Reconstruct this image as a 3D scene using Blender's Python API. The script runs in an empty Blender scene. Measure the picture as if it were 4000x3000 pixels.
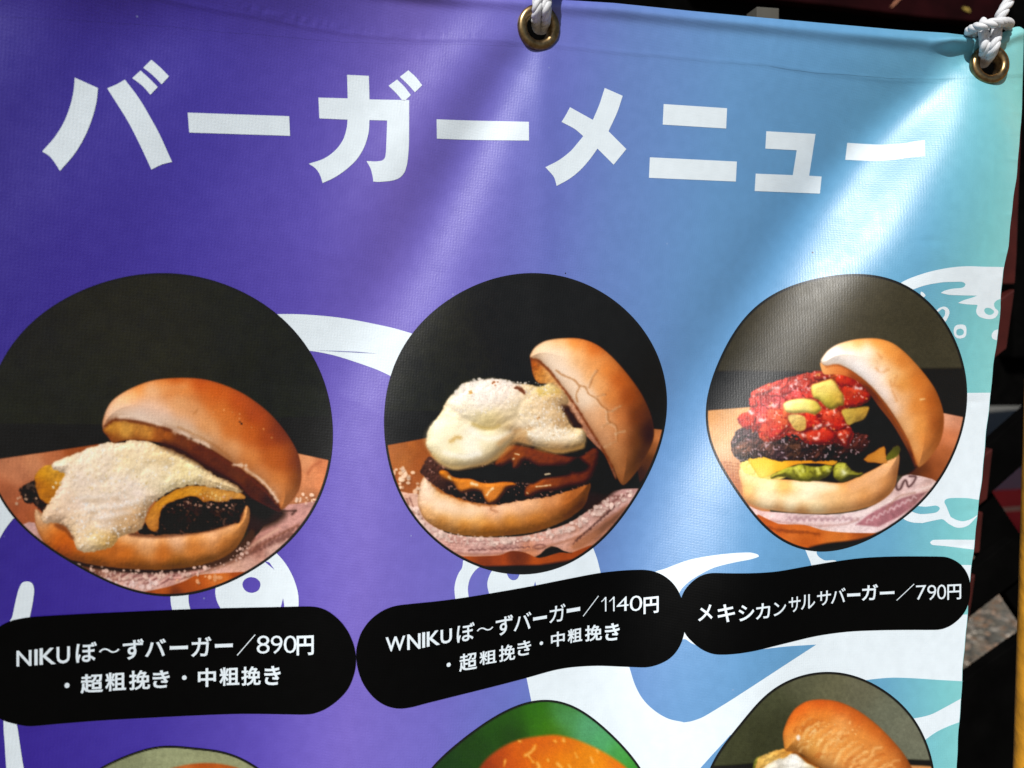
import bpy, math
import numpy as np
from mathutils import Matrix, Vector
from mathutils.geometry import delaunay_2d_cdt

# ------------------------------------------------------------------ camera, daylight, exposure
F = 3003.0                                   # focal length in pixels of a 4000 px wide frame
DIST = 0.45                                  # metres from the lens to the banner on the optical axis
CENTRE = np.array([0., 0., 1.38])            # the point of the banner (plane y = 0) the camera looks at
HV = np.array([8000., -210., 1661.]); HV /= np.linalg.norm(HV)      # banner's right, seen from the camera (x right, y down, z ahead)
DV = np.array([70., 15800., 1661.]); DV -= DV.dot(HV) * HV; DV /= np.linalg.norm(DV)   # banner's down
AW = np.cross(HV, DV)                                                # away, through the banner
RW = np.stack([HV, AW, -DV], 0)              # camera axes -> world (rows: world X, Y, Z)
CAM = CENTRE - RW @ np.array([0, 0, DIST])
SUN_DIR = np.array([-.41, -.66, .63]); SUN_DIR /= np.linalg.norm(SUN_DIR)

scene = bpy.context.scene
col = scene.collection
cd = bpy.data.cameras.new('camera'); cam = bpy.data.objects.new('camera', cd); col.objects.link(cam)
M = np.eye(4); M[:3, 0] = RW @ [1, 0, 0]; M[:3, 1] = RW @ [0, -1, 0]; M[:3, 2] = RW @ [0, 0, -1]; M[:3, 3] = CAM
cam.matrix_world = Matrix(M.tolist())
cd.sensor_width = 36; cd.sensor_fit = 'HORIZONTAL'; cd.lens = 36 * F / 4000
cd.clip_start = .01; cd.clip_end = 500
cd.dof.use_dof = True; cd.dof.focus_distance = .46; cd.dof.aperture_fstop = 8
scene.camera = cam

w = bpy.data.worlds.new('World'); scene.world = w; w.use_nodes = True
nt = w.node_tree; bg = nt.nodes['Background']; sky = nt.nodes.new('ShaderNodeTexSky')
sky.sky_type = 'NISHITA'; sky.sun_disc = False
sky.sun_elevation = math.asin(SUN_DIR[2]); sky.sun_rotation = math.atan2(SUN_DIR[0], SUN_DIR[1])
nt.links.new(sky.outputs[0], bg.inputs[0]); bg.inputs[1].default_value = .05
ld = bpy.data.lights.new('sun', 'SUN'); ld.energy = 4.3; ld.angle = math.radians(.5); ld.color = (1, .985, .955)
sun = bpy.data.objects.new('sun', ld); col.objects.link(sun); sun.location = (-2, -2, 4)
sun.rotation_euler = Vector(-SUN_DIR).to_track_quat('-Z', 'Y').to_euler()
scene.view_settings.view_transform = 'Standard'; scene.view_settings.look = 'None'
scene.view_settings.exposure = 0; scene.view_settings.gamma = 1

# ------------------------------------------------------------------ the hanging sheet: a plane with folds
def ray(px):
    px = np.asarray(px, float)
    d = np.stack([(px[..., 0] - 2000) / F, (px[..., 1] - 1500) / F, np.ones(px.shape[:-1])], -1)
    return d @ RW.T
def on_plane(px, y=0.):
    """world point where the sight line of a pixel meets the upright plane y"""
    r = ray(px); t = (y - CAM[1]) / r[..., 1]
    return CAM + r * t[..., None]
def flat_px(X, Z):
    d = (np.stack([X, np.zeros_like(X), Z], -1) - CAM) @ RW
    return np.stack([d[..., 0] / d[..., 2] * F + 2000, d[..., 1] / d[..., 2] * F + 1500], -1)

YTOP = np.array([(-700,-150),(800,-95),(1500,-46),(2000,-12),(2100,-6),(2205,0),(2400,12),(2700,43),(3053,76),(3288,97),(3523,118),(3699,129),(3770,138),(3815,148),(3860,146),(3905,134),(3935,118),(3960,107),(3981,103),(3994,108),(4003,122)], float)
YSEAM = np.array([(-700,28),(0,64),(506,92),(823,120),(1171,150),(1400,168),(1970,178),(2223,197),(2476,218),(2792,244),(2994,259),(3170,282),(3464,305),(3700,310),(3830,306),(4010,300)], float)
XEDGE = np.array([(80,4003),(110,4000),(400,3992),(482,3989),(653,3973),(700,3968),(965,3937),(1062,3919),(1303,3898),(1483,3874),(1694,3853),(1943,3827),(2202,3796),(2429,3776),(2672,3757),(2923,3741),(3300,3716),(3800,3682)], float)
XSEAM = np.array([(80,3846),(300,3832),(780,3795),(1000,3765),(1240,3745),(1935,3672),(2484,3618),(2950,3590),(3800,3530)], float)
def smooth_lin(T, x):
    return (np.interp(x - 14, T[:, 0], T[:, 1]) + np.interp(x, T[:, 0], T[:, 1]) + np.interp(x + 14, T[:, 0], T[:, 1])) / 3
def ytop(x): return (np.interp(x - 9, *YTOP.T) + np.interp(x, *YTOP.T) * 2 + np.interp(x + 9, *YTOP.T)) / 4
def yseam(x): return smooth_lin(YSEAM, x) + 1.2 * np.sin(x / 61.) + .6 * np.sin(x / 23.)
def xedge(y): return np.interp(y, *XEDGE.T) + (1.3 * np.sin(y / 47.) + .8 * np.sin(y / 21.)) * np.clip((y - 300) / 300, 0, 1)
def xseam(y): return smooth_lin(XSEAM, y)

GX = np.arange(-800, 4500, 5.); GY = np.arange(-500, 3900, 5.)
PX, PY = np.meshgrid(GX, GY)
MM = 150e-6                                   # metres per pixel on the sheet
def along(q, qw, qs):
    """width and slope as smooth functions of the place along the crease"""
    D = q[-2] - q[1]; D = D / np.linalg.norm(D); u = np.maximum.accumulate(q @ D); U = PX * D[0] + PY * D[1]
    return np.interp(U, u, qw), np.interp(U, u, qs)
def fold(pts, wd, sl, sign=-1, asym=1.):
    """a crease along a line of pixels: half width and steepest slope at every point of the line"""
    pts = np.array(pts, float); n = len(pts)
    best = np.full(PX.shape, 1e18); sd = np.zeros(PX.shape)
    t0 = np.linspace(0, n - 1, n * 5); q = np.stack([np.interp(t0, range(n), pts[:, i]) for i in (0, 1)], 1)
    for _ in range(3): q[1:-1] = (q[:-2] + q[1:-1] * 2 + q[2:]) / 4
    qw = np.interp(t0, range(n), wd); qs = np.interp(t0, range(n), sl)
    for i in range(len(q) - 1):
        a, b = q[i], q[i + 1]; e = b - a; L = e.dot(e)
        t = np.clip(((PX - a[0]) * e[0] + (PY - a[1]) * e[1]) / L, 0, 1)
        dx = PX - a[0] - t * e[0]; dy = PY - a[1] - t * e[1]; d2 = dx * dx + dy * dy
        m = d2 < best; best = np.where(m, d2, best)
        cr = (dx * e[1] - dy * e[0])               # right of the line (seen going down) is positive
        sd = np.where(m, np.where(cr > 0, -1, 1) * np.sqrt(d2), sd)
    W, S = along(q, qw, qs)
    a = S * W * MM / .858
    Wd = np.where(sd > 0, W * asym, W)
    return sign * a * np.exp(-(sd / Wd) ** 2)

def rise(pts, wd, sl):
    """like fold, but a lasting step: the cloth is nearer to the viewer on the right of the line"""
    pts = np.array(pts, float); n = len(pts)
    best = np.full(PX.shape, 1e18); sd = np.zeros(PX.shape)
    t0 = np.linspace(0, n - 1, n * 4); q = np.stack([np.interp(t0, range(n), pts[:, i]) for i in (0, 1)], 1)
    for _ in range(3): q[1:-1] = (q[:-2] + q[1:-1] * 2 + q[2:]) / 4
    q[0] += (q[0] - q[1]) * 40; q[-1] += (q[-1] - q[-2]) * 40
    qw = np.interp(t0, range(n), wd); qs = np.interp(t0, range(n), sl); qs[0] = 0; qs[-1] = 0
    for i in range(len(q) - 1):
        a, b = q[i], q[i + 1]; e = b - a; L = e.dot(e)
        t = np.clip(((PX - a[0]) * e[0] + (PY - a[1]) * e[1]) / L, 0, 1)
        dx = PX - a[0] - t * e[0]; dy = PY - a[1] - t * e[1]; d2 = dx * dx + dy * dy
        m = d2 < best; best = np.where(m, d2, best)
        sd = np.where(m, np.where(dx * e[1] - dy * e[0] < 0, -1, 1) * np.sqrt(d2), sd)
    W, S = along(q, qw, qs)
    x = sd / W
    return S * W * MM * 1.0 * np.tanh(x) * np.where(x > 0, (1 + (x / 7) ** 2) ** -3., (1 + (x / 5) ** 2) ** -3.)
# ------------------------------------------------------------------ flat print: small raster painter (numpy)
def vnoise(X, Y, sc, seed):
    rs = np.random.RandomState(seed)
    T = rs.rand(256, 256)
    x = X / sc + 31.7; y = Y / sc + 17.3
    xi = np.floor(x).astype(int); yi = np.floor(y).astype(int)
    fx = x - xi; fy = y - yi
    fx = fx * fx * (3 - 2 * fx); fy = fy * fy * (3 - 2 * fy)
    a = T[yi & 255, xi & 255]; b = T[yi & 255, (xi + 1) & 255]
    c = T[(yi + 1) & 255, xi & 255]; d = T[(yi + 1) & 255, (xi + 1) & 255]
    return (a * (1 - fx) + b * fx) * (1 - fy) + (c * (1 - fx) + d * fx) * fy

def fbm(X, Y, sc, seed, oc=3):
    v = 0; a = 1; t = 0
    for i in range(oc):
        v = v + a * vnoise(X, Y, sc / 2 ** i, seed + i); t += a; a *= .5
    return v / t

def cells(X, Y, sc, seed, ident=False):
    """distance to the nearest and second nearest jittered point (in cells)"""
    rs = np.random.RandomState(seed)
    JX = rs.rand(128, 128); JY = rs.rand(128, 128)
    x = X / sc + 11; y = Y / sc + 7
    xi = np.floor(x).astype(int); yi = np.floor(y).astype(int)
    d1 = np.full(X.shape, 9.); d2 = np.full(X.shape, 9.); ID = np.zeros(X.shape); KI = rs.rand(128, 128)
    for i in (-1, 0, 1):
        for j in (-1, 0, 1):
            cx = xi + i; cy = yi + j
            d = np.hypot(cx + JX[cy & 127, cx & 127] - x, cy + JY[cy & 127, cx & 127] - y)
            ID = np.where(d < d1, KI[cy & 127, cx & 127], ID)
            d2 = np.minimum(d2, np.maximum(d, d1)); d1 = np.minimum(d1, d)
    return (d1, d2, ID) if ident else (d1, d2)

def spline(pts, k=4, closed=True):
    p = np.asarray(pts, float); n = len(p); out = []
    m = n if closed else n - 1
    for i in range(m):
        if closed:
            a, b, c, d = p[i - 1], p[i], p[(i + 1) % n], p[(i + 2) % n]
        else:
            a, b, c, d = p[max(i - 1, 0)], p[i], p[i + 1], p[min(i + 2, n - 1)]
        # centripetal-ish tangents, limited so that uneven spacing does not overshoot
        lb = np.linalg.norm(c - b) + 1e-9
        t1 = (c - a); t1 = t1 / (np.linalg.norm(t1) + 1e-9) * min(lb, np.linalg.norm(b - a) + 1e-9) if (closed or i > 0) else (c - b)
        t2 = (d - b); t2 = t2 / (np.linalg.norm(t2) + 1e-9) * min(lb, np.linalg.norm(d - c) + 1e-9) if (closed or i < m - 1) else (c - b)
        for j in range(k):
            t = j / k; t_2 = t * t; t_3 = t_2 * t
            out.append((2 * t_3 - 3 * t_2 + 1) * b + (t_3 - 2 * t_2 + t) * t1 + (-2 * t_3 + 3 * t_2) * c + (t_3 - t_2) * t2)
    if not closed: out.append(p[-1])
    return np.array(out)

class Plate:
    """one round photograph of the banner's print; colours are print colours in sRGB 0-255"""
    def __init__(s, C, disc, step=3., ymax=1e9):
        s.C = C
        p = s.px(disc); c = p.mean(0); q = p - c                       # smooth closed outline: low-order Fourier fit of the radius
        th = np.arctan2(q[:, 1], q[:, 0]); r = np.hypot(q[:, 0], q[:, 1])
        def basis(t): return np.stack([np.ones_like(t)] + [f(k * t) for k in range(1, 7) for f in (np.cos, np.sin)], 1)
        co = np.linalg.lstsq(basis(th), r, rcond=None)[0]
        t = np.linspace(0, 2 * np.pi, 160, endpoint=False); rr = basis(t) @ co
        s.disc = np.stack([c[0] + rr * np.cos(t), c[1] + rr * np.sin(t)], 1)
        x0, y0 = np.floor(s.disc.min(0)) - 4; x1, y1 = np.ceil(s.disc.max(0)) + 4
        y1 = min(y1, ymax)
        s.xs = np.arange(x0, x1 + step, step); s.ys = np.arange(y0, y1 + step, step); s.step = step
        s.X, s.Y = np.meshgrid(s.xs, s.ys)
        s.img = np.zeros(s.X.shape + (3,)); s.lab = np.zeros(s.X.shape, int); s.names = ['backdrop']
    def px(s, pts):
        return np.array([(s.C[0] + x * s.C[2], s.C[1] + y * s.C[2]) for x, y in pts], float)
    def win(s, pts, m):
        x0, y0 = pts.min(0) - m; x1, y1 = pts.max(0) + m
        i0, i1 = np.searchsorted(s.xs, (x0, x1)); j0, j1 = np.searchsorted(s.ys, (y0, y1))
        return slice(j0, max(j1, j0)), slice(i0, max(i1, i0))
    def sdf(s, p, w):
        X = s.X[w]; Y = s.Y[w]
        d = np.full(X.shape, 1e9); ins = np.zeros(X.shape, bool)
        q = np.roll(p, -1, 0)
        for (ax, ay), (bx, by) in zip(p, q):
            ex, ey = bx - ax, by - ay; L = ex * ex + ey * ey
            if L < 1e-9: continue
            t = np.clip(((X - ax) * ex + (Y - ay) * ey) / L, 0, 1)
            d = np.minimum(d, (X - ax - t * ex) ** 2 + (Y - ay - t * ey) ** 2)
            if ay != by:
                c = (ay > Y) != (by > Y)
                ins ^= c & (X < ax + (Y - ay) / (by - ay) * ex)
        return np.where(ins, 1, -1) * np.sqrt(d)
    def colour(s, samples, w, soft=25):
        X = s.X[w]; Y = s.Y[w]
        num = np.zeros(X.shape + (3,)); den = np.zeros(X.shape)
        for x, y, c in samples:
            px, py = s.C[0] + x * s.C[2], s.C[1] + y * s.C[2]
            k = ((X - px) ** 2 + (Y - py) ** 2 + 2.6 * soft * soft) ** -2.6
            num += k[..., None] * np.array(c, float); den += k
        return num / den[..., None]
    def region(s, name, pts, samples, k=4, soft=2.5, rag=0, ragsc=14, relief=None, mott=None, edge=None, seed=1, spec=None, csoft=25, alpha=1., dome=None, facet=None, bright=1.):
        """a shape of the print: outline, colour samples, ragged edge, grain that reads as relief"""
        p = spline(s.px(pts), k) if k else s.px(pts)
        w = s.win(p, 12 + rag * 2 + soft * 2)
        X = s.X[w]; Y = s.Y[w]
        if X.size == 0: return
        d = s.sdf(p, w)
        if rag: d = d + (fbm(X, Y, ragsc, seed + 50, 3) - .5) * 2.4 * rag
        a = np.clip(d / soft + .5, 0, 1) * alpha
        col = s.colour(samples, w, csoft)
        if mott:
            for (sc, amp, *rest) in mott:
                n = fbm(X, Y, sc, seed + 7 + int(sc), 3) - .5
                tint = np.array(rest[0] if rest else (1, 1, 1), float)
                col = col * (1 + 2 * amp * n[..., None] * tint)
        if relief:
            for (sc, amp, kind) in relief:
                if kind == 'cell':
                    d1, d2 = cells(X + 6 * vnoise(X, Y, sc, seed), Y, sc, seed + 3); h = 1 - d1 ** 2
                else:
                    h = fbm(X, Y, sc, seed + 11 + int(sc), 3)
                gy, gx = np.gradient(h, s.step / sc)
                col = col * np.clip(1 + amp * (gx * .55 + gy * .8), .3, 2.)[..., None]
        if facet:
            # irregular chunks: every cell has a tone of its own and dark seams
            for (sc, tone, seam) in facet:
                wx = X + sc * .9 * (fbm(X, Y, sc * .9, seed + 61, 2) - .5); wy = Y + sc * .9 * (fbm(X, Y, sc * .9, seed + 71, 2) - .5)
                d1, d2, idv = cells(wx, wy, sc, seed + 5, True)
                col = col * (1 + tone * (idv - .5))[..., None] * (1 - seam * np.exp(-((d2 - d1) / .10) ** 2))[..., None]
                gy, gx = np.gradient(d1, s.step / sc)
                col = col * np.clip(1 + .22 * tone * (gx * .5 + gy * .8), .5, 1.5)[..., None]
        if dome:
            R, st = dome[:2]
            u = np.clip(d / R, 0, 1); hh = R * np.sqrt(np.clip(1 - (1 - u) ** 2, 0, 1))
            gy, gx = np.gradient(hh, s.step); gl = np.sqrt(gx * gx + gy * gy + 1)
            sh = (gx * .42 + gy * .62 + .66) / gl / .66
            col = col * np.clip(1 + st * (np.clip(sh, .0, 1.6) - 1), .2, 1.6)[..., None]
        col = col * bright
        if spec:
            for (sc, thr, c, st) in spec:
                n = fbm(X, Y, sc, seed + 91, 2)
                m = np.clip((n - thr) / .05, 0, 1) * st
                col = col * (1 - m[..., None]) + np.array(c, float) * m[..., None]
        if edge:
            for (wd, c, st) in edge:
                m = np.exp(-np.clip(d, 0, None) / wd) * st
                col = col * (1 - m[..., None]) + np.array(c, float) * m[..., None]
        s.img[w] = s.img[w] * (1 - a[..., None]) + col * a[..., None]
        if name:
            if name not in s.names: s.names.append(name)
            s.lab[w] = np.where(a > .5 * alpha, s.names.index(name), s.lab[w])
    def stroke(s, pts, c, wd=5, st=.7, rag=0, seed=3):
        p = spline(s.px(pts), 5, False)
        w = s.win(p, wd * 3 + 4); X = s.X[w]; Y = s.Y[w]
        if X.size == 0: return
        d = np.full(X.shape, 1e9)
        for (ax, ay), (bx, by) in zip(p[:-1], p[1:]):
            ex, ey = bx - ax, by - ay; L = ex * ex + ey * ey + 1e-9
            t = np.clip(((X - ax) * ex + (Y - ay) * ey) / L, 0, 1)
            d = np.minimum(d, (X - ax - t * ex) ** 2 + (Y - ay - t * ey) ** 2)
        d = np.sqrt(d)
        if rag: d = d + (vnoise(X, Y, 10, seed) - .5) * 2 * rag
        m = np.exp(-(np.clip(d, 0, None) / wd) ** 2) * st
        s.img[w] = s.img[w] * (1 - m[..., None]) + np.array(c, float) * m[..., None]
    def specks(s, box, n, c, r=(3, 7), seed=5, st=.9, shadow=True):
        """crumbs, each a small irregular dot with its own shaded side"""
        rs = np.random.RandomState(seed)
        P = spline(s.px(box), 3)
        x0, y0 = P.min(0); x1, y1 = P.max(0)
        k = 0; tries = 0
        while k < n and tries < n * 30:
            tries += 1
            x = x0 + rs.rand() * (x1 - x0); y = y0 + rs.rand() * (y1 - y0)
            ins = False
            for (ax, ay), (bx, by) in zip(P, np.roll(P, -1, 0)):
                if (ay > y) != (by > y) and x < ax + (y - ay) / (by - ay) * (bx - ax): ins = not ins
            if not ins: continue
            k += 1
            rr = r[0] + rs.rand() ** 2 * (r[1] - r[0]); el = .7 + .6 * rs.rand()
            w = s.win(np.array([[x, y]]), rr * 2.2); X = s.X[w]; Y = s.Y[w]
            if X.size == 0: continue
            q = np.hypot((X - x) / el, (Y - y) * el) / rr
            if shadow:
                m = np.clip(1.3 - np.hypot((X - x - rr * .5) / el, (Y - y - rr * .7) * el) / rr, 0, 1) * .12
                s.img[w] *= (1 - m[..., None])
            m = np.clip((1.1 - q) * 2.5, 0, 1) * st * (.6 + .4 * rs.rand())
            cc = np.array(c, float) * (.85 + .25 * rs.rand())
            s.img[w] = s.img[w] * (1 - m[..., None]) + np.minimum(cc, 255) * m[..., None]
    def blur(s, w, n=1):
        for _ in range(n):
            a = s.img[w]
            p = np.pad(a, ((1, 1), (1, 1), (0, 0)), 'edge')
            s.img[w] = (p[:-2, 1:-1] + p[2:, 1:-1] + p[1:-1, :-2] + p[1:-1, 2:] + 2 * a) / 6
    def finish(s):
        s.blur((slice(None), slice(None)), 1)
        n = np.random.RandomState(2).randn(*s.X.shape)
        # the printed photographs are contrasty and rich
        g = s.img @ np.array([.3, .59, .11]); v = g[..., None] + (s.img - g[..., None]) * 1.05
        v = np.where(v > 40, 40 + (v - 40) * (1 + .06 * np.sin(np.clip((v - 40) / 215, 0, 1) * math.pi)), v)
        s.img = np.clip(v * (1 + .02 * n[..., None]), 0, 255)
        w = (slice(None), slice(None))
        s.d = s.sdf(s.disc, w)

BLK = (16, 14, 12)
def plate_cheese_sauce():
    s = Plate((0, 900, .9044), [(690,183),(870,205),(1050,265),(1200,365),(1330,510),(1405,670),(1438,885),(1425,1010),(1370,1180),(1270,1320),(1130,1440),(960,1535),(740,1576),(560,1555),(400,1490),(230,1385),(100,1280),(0,1163),(-48,1040),(-66,870),(-45,700),(15,540),(130,412),(300,282),(480,215)], 2.6)
    s.region(None, [(-200,100),(1600,100),(1600,1700),(-200,1700)], [(100,500,(27,26,17)),(500,300,(33,32,20)),(700,500,(34,33,22)),(1100,400,(27,28,18)),(1300,700,(26,28,19)),(300,750,(30,31,23)),(0,700,(30,32,24))], k=0, mott=[(60,.10),(9,.12)], csoft=150)
    s.region('dark_backdrop', [(-200,836),(500,842),(900,830),(1240,812),(1600,808),(1600,1200),(-200,1200)], [(0,900,(17,15,13))], k=0, soft=14)
    s.region('table', [(-200,1040),(0,986),(200,957),(430,922),(640,915),(700,1400),(100,1400),(-200,1300)], [(40,1010,(186,118,84)),(150,1010,(200,130,92)),(80,1060,(196,124,88)),(330,950,(150,76,36)),(420,945,(158,84,44)),(220,985,(178,104,66)),(120,1140,(160,88,56)),(30,1130,(160,90,58)),(90,1230,(158,84,52)),(140,1250,(160,86,50))], k=0, mott=[(70,.10),(14,.05)], soft=5)
    s.region('table', [(1250,957),(1292,964),(1420,992),(1480,1010),(1420,1200),(1240,1200)], [(1320,985,(208,138,96)),(1400,1010,(190,112,72)),(1340,1080,(206,130,88)),(1380,1090,(196,118,76)),(1320,1150,(170,110,74)),(1350,1160,(140,86,54))], k=0, mott=[(40,.10),(8,.06)], soft=5)
    s.stroke([(1330,1050),(1350,1020),(1385,1000)], (150,80,48), 7, .5)
    s.region('wrapping_paper', [(90,1290),(150,1262),(220,1400),(320,1440),(600,1478),(900,1450),(1085,1340),(1165,1240),(1215,1190),(1290,1180),(1400,1165),(1420,1200),(1300,1350),(1130,1470),(960,1560),(740,1600),(560,1570),(380,1500),(230,1400)],
        [(130,1290,(200,156,150)),(180,1340,(190,140,128)),(1320,1220,(180,130,122)),(1240,1240,(186,136,126)),(1160,1320,(176,122,112)),(1100,1380,(150,94,80)),(1000,1440,(196,150,128)),(1180,1370,(200,160,146)),(1080,1420,(206,160,144)),(980,1480,(212,160,146)),(800,1490,(205,150,138)),(600,1510,(208,164,152)),(480,1480,(186,140,122)),(400,1470,(110,66,50)),(330,1440,(80,46,34)),(560,1540,(220,170,156))], k=3, mott=[(50,.10),(12,.09)], relief=[(26,.10,'n')], csoft=30)
    # printed lines and folds on the paper
    for i in range(26):
        x = 400 + i * 14; s.stroke([(x, 1535 - (i % 5) * 7), (x + 50, 1505 - (i % 4) * 9), (x + 95, 1490 - (i % 3) * 8)], (120,74,70), 2.6, .5, 2, i)
    for i in range(22):
        x = 905 + i * 20; s.stroke([(x, 1470 - i * 8.5), (x + 16, 1450 - i * 8.5), (x + 22, 1432 - i * 8.5)], (86,50,42), 7, .62, 5, i + 9)
    s.stroke([(800,1500),(900,1470),(1030,1420),(1150,1345),(1290,1270)], (120,74,56), 5, .6)
    s.stroke([(760,1520),(860,1490),(960,1445),(1090,1360),(1200,1290)], (222,176,150), 7, .5)
    s.stroke([(1150,1215),(1280,1210)], (60,36,30), 4, .8); s.stroke([(1190,1248),(1160,1225),(1190,1215)], (60,36,30), 5, .8); s.stroke([(1275,1212),(1262,1226)], (60,36,30), 6, .8)
    s.region('table', [(560,1575),(720,1540),(800,1512),(850,1488),(980,1478),(1095,1478),(1060,1520),(930,1570),(760,1600),(600,1600)], [(700,1555,(176,86,34)),(850,1510,(176,84,30)),(950,1500,(196,106,44)),(1040,1490,(150,66,24)),(800,1545,(160,74,28)),(620,1570,(150,70,30)),(760,1570,(90,40,16))], k=3, mott=[(40,.12)])
    s.specks([(770,1500),(1000,1490),(900,1530),(780,1540)], 7, (232,170,130), (5,13), 4)
    # shadow that the lid throws on the paper
    s.region('bun_shadow', [(1040,1130),(1120,1090),(1215,1200),(1235,1225),(1200,1262),(1130,1290),(1080,1310),(1062,1250)], [(1150,1200,(14,10,8)),(1100,1290,(40,22,12)),(1200,1250,(40,24,16))], soft=26)
    s.region('bun_shadow', [(200,1380),(400,1430),(700,1452),(1000,1380),(1085,1290),(1100,1330),(1010,1420),(880,1462),(700,1482),(500,1474),(330,1440)], [(600,1470,(34,20,14)),(1050,1370,(60,36,26))], soft=12)
    s.region('bottom_bun', [(152,1205),(158,1285),(200,1360),(280,1412),(400,1443),(560,1461),(720,1465),(880,1442),(1000,1390),(1058,1310),(1080,1222),(1062,1188),(1035,1240),(940,1285),(850,1305),(650,1312),(540,1305),(400,1290),(300,1262),(220,1258),(185,1225)],
        [(165,1225,(226,178,140)),(185,1262,(212,166,128)),(175,1300,(206,128,66)),(250,1330,(192,92,24)),(290,1380,(186,88,26)),(220,1300,(196,110,44)),(330,1410,(176,96,36)),(430,1420,(164,92,34)),(600,1440,(150,86,30)),(760,1448,(136,82,28)),(880,1430,(140,86,34)),(470,1380,(176,96,34)),(550,1380,(180,94,28)),(700,1390,(184,100,34)),(850,1370,(190,112,48)),(980,1370,(170,102,44)),(560,1330,(212,158,116)),(640,1342,(222,170,136)),(760,1335,(214,160,124)),(900,1310,(214,158,122)),(990,1280,(208,150,108)),(1050,1230,(212,148,96)),(1062,1270,(196,124,62)),(1020,1330,(190,116,50)),(640,1362,(206,140,86)),(880,1335,(204,136,82))],
        mott=[(60,.10),(16,.06)], relief=[(22,.06,'n')], soft=5, edge=[(7,(120,66,26),.4)], csoft=28, rag=2, dome=(50,.35), bright=1.03)
    s.region(None, [(560,1300),(650,1314),(850,1306),(1000,1262),(1045,1215),(1035,1258),(900,1300),(700,1326),(560,1318)], [(700,1300,(60,26,12))], soft=16, alpha=.8)
    s.region('patty', [(88,1110),(128,1090),(160,1070),(215,1100),(230,1195),(180,1215),(150,1182),(112,1178),(95,1150)], [(120,1120,(26,19,16)),(150,1160,(20,12,9)),(190,1190,(34,10,6))], rag=7, mott=[(20,.4)], relief=[(14,.5,'n')], spec=[(13,.66,(84,66,56),.7)], soft=5)
    s.region('patty', [(600,1305),(640,1250),(700,1190),(770,1160),(830,1145),(920,1165),(1000,1138),(1058,1150),(1062,1190),(1036,1230),(1032,1262),(900,1292),(760,1312)], [(760,1210,(22,12,8)),(850,1230,(30,18,12)),(940,1200,(34,20,14)),(1020,1180,(18,12,9)),(900,1280,(16,10,8)),(700,1290,(14,9,7))], rag=6, mott=[(26,.5,(1,.9,.8))], relief=[(18,.4,'n')], facet=[(24,.9,.5)], spec=[(13,.73,(120,84,70),.5)], soft=6)
    s.region('yellow_cheese', [(150,1065),(180,1025),(215,1012),(260,1030),(292,1060),(270,1130),(235,1165),(200,1178),(165,1140)], [(190,1050,(206,140,32)),(230,1030,(214,156,56)),(240,1060,(212,146,48)),(190,1110,(180,112,26)),(220,1140,(176,108,26)),(160,1100,(160,92,20))], rag=3, relief=[(22,.14,'n')], mott=[(20,.10)], soft=5)
    s.specks([(225,1095),(262,1092),(258,1120),(235,1118)], 5, (250,226,190), (4,10), 2, shadow=False)
    s.region('yellow_cheese', [(628,1250),(650,1200),(690,1160),(770,1115),(850,1100),(960,1118),(1040,1132),(1058,1158),(1010,1160),(960,1172),(905,1168),(880,1172),(850,1152),(810,1150),(760,1165),(715,1185),(692,1220),(684,1285),(668,1300),(640,1285)],
        [(660,1260,(190,124,56)),(650,1220,(196,126,46)),(700,1165,(206,136,40)),(770,1135,(206,136,36)),(850,1118,(212,146,50)),(920,1140,(206,146,70)),(1000,1148,(196,136,66)),(885,1165,(160,96,32)),(680,1285,(176,108,44))], rag=2.5, relief=[(20,.15,'n')], edge=[(5,(120,66,16),.5)], soft=5)
    s.region('cheese_sauce', [(430,925),(470,916),(520,918),(570,905),(640,912),(700,932),(780,962),(850,1002),(940,1062),(1010,1092),(1046,1118),(1040,1134),(950,1116),(850,1100),(765,1114),(690,1156),(640,1205),(622,1262),(612,1290),(560,1312),(520,1320),(480,1366),(430,1384),(345,1386),(322,1350),(300,1302),(270,1275),(240,1262),(188,1262),(180,1225),(215,1175),(240,1130),(268,1080),(275,1050),(222,1020),(270,985),(345,955)],
        [(450,950,(218,200,172)),(560,940,(216,194,158)),(300,1010,(222,200,168)),(400,1000,(222,202,170)),(560,1000,(220,200,158)),(700,980,(206,178,128)),(690,1010,(226,206,166)),(820,1040,(226,206,152)),(930,1090,(216,190,142)),(640,1060,(226,208,172)),(740,1080,(230,212,164)),(360,1100,(218,200,178)),(480,1080,(222,204,178)),(560,1130,(222,206,186)),(400,1180,(220,202,180)),(300,1180,(214,190,166)),(500,1190,(216,196,176)),(590,1160,(212,194,172)),(570,1240,(184,146,104)),(520,1270,(196,162,120)),(620,1220,(196,158,112)),(450,1260,(222,204,186)),(360,1240,(216,192,164)),(250,1230,(208,174,138)),(330,1330,(216,186,146)),(420,1330,(214,186,128)),(470,1340,(200,156,86)),(380,1370,(214,190,150)),(265,1200,(212,186,156))],
        rag=5.5, ragsc=13, mott=[(44,.035,(.4,.7,1.8)),(9,.06)], relief=[(60,.10,'n'),(11,.07,'n'),(6.5,.07,'n')], spec=[(11,.72,(248,244,240),.5)], soft=4.5, edge=[(6,(176,134,90),.3)], csoft=30, seed=4, dome=(46,.30), bright=np.array((1.11,1.085,1.10)))
    s.specks([(300,1010),(460,925),(700,940),(880,1040),(1000,1100),(760,1090),(640,1160),(480,1160),(300,1190),(270,1090)], 260, (238,222,190), (2.5,5), 61, .45, False)
    s.specks([(320,1180),(640,1150),(600,1270),(440,1340),(330,1290)], 110, (250,246,244), (2.5,6), 62, .6, False)
    s.specks([(300,1030),(560,930),(900,1060),(700,1090),(420,1150)], 60, (206,172,104), (3,6), 63, .4, False)
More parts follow.
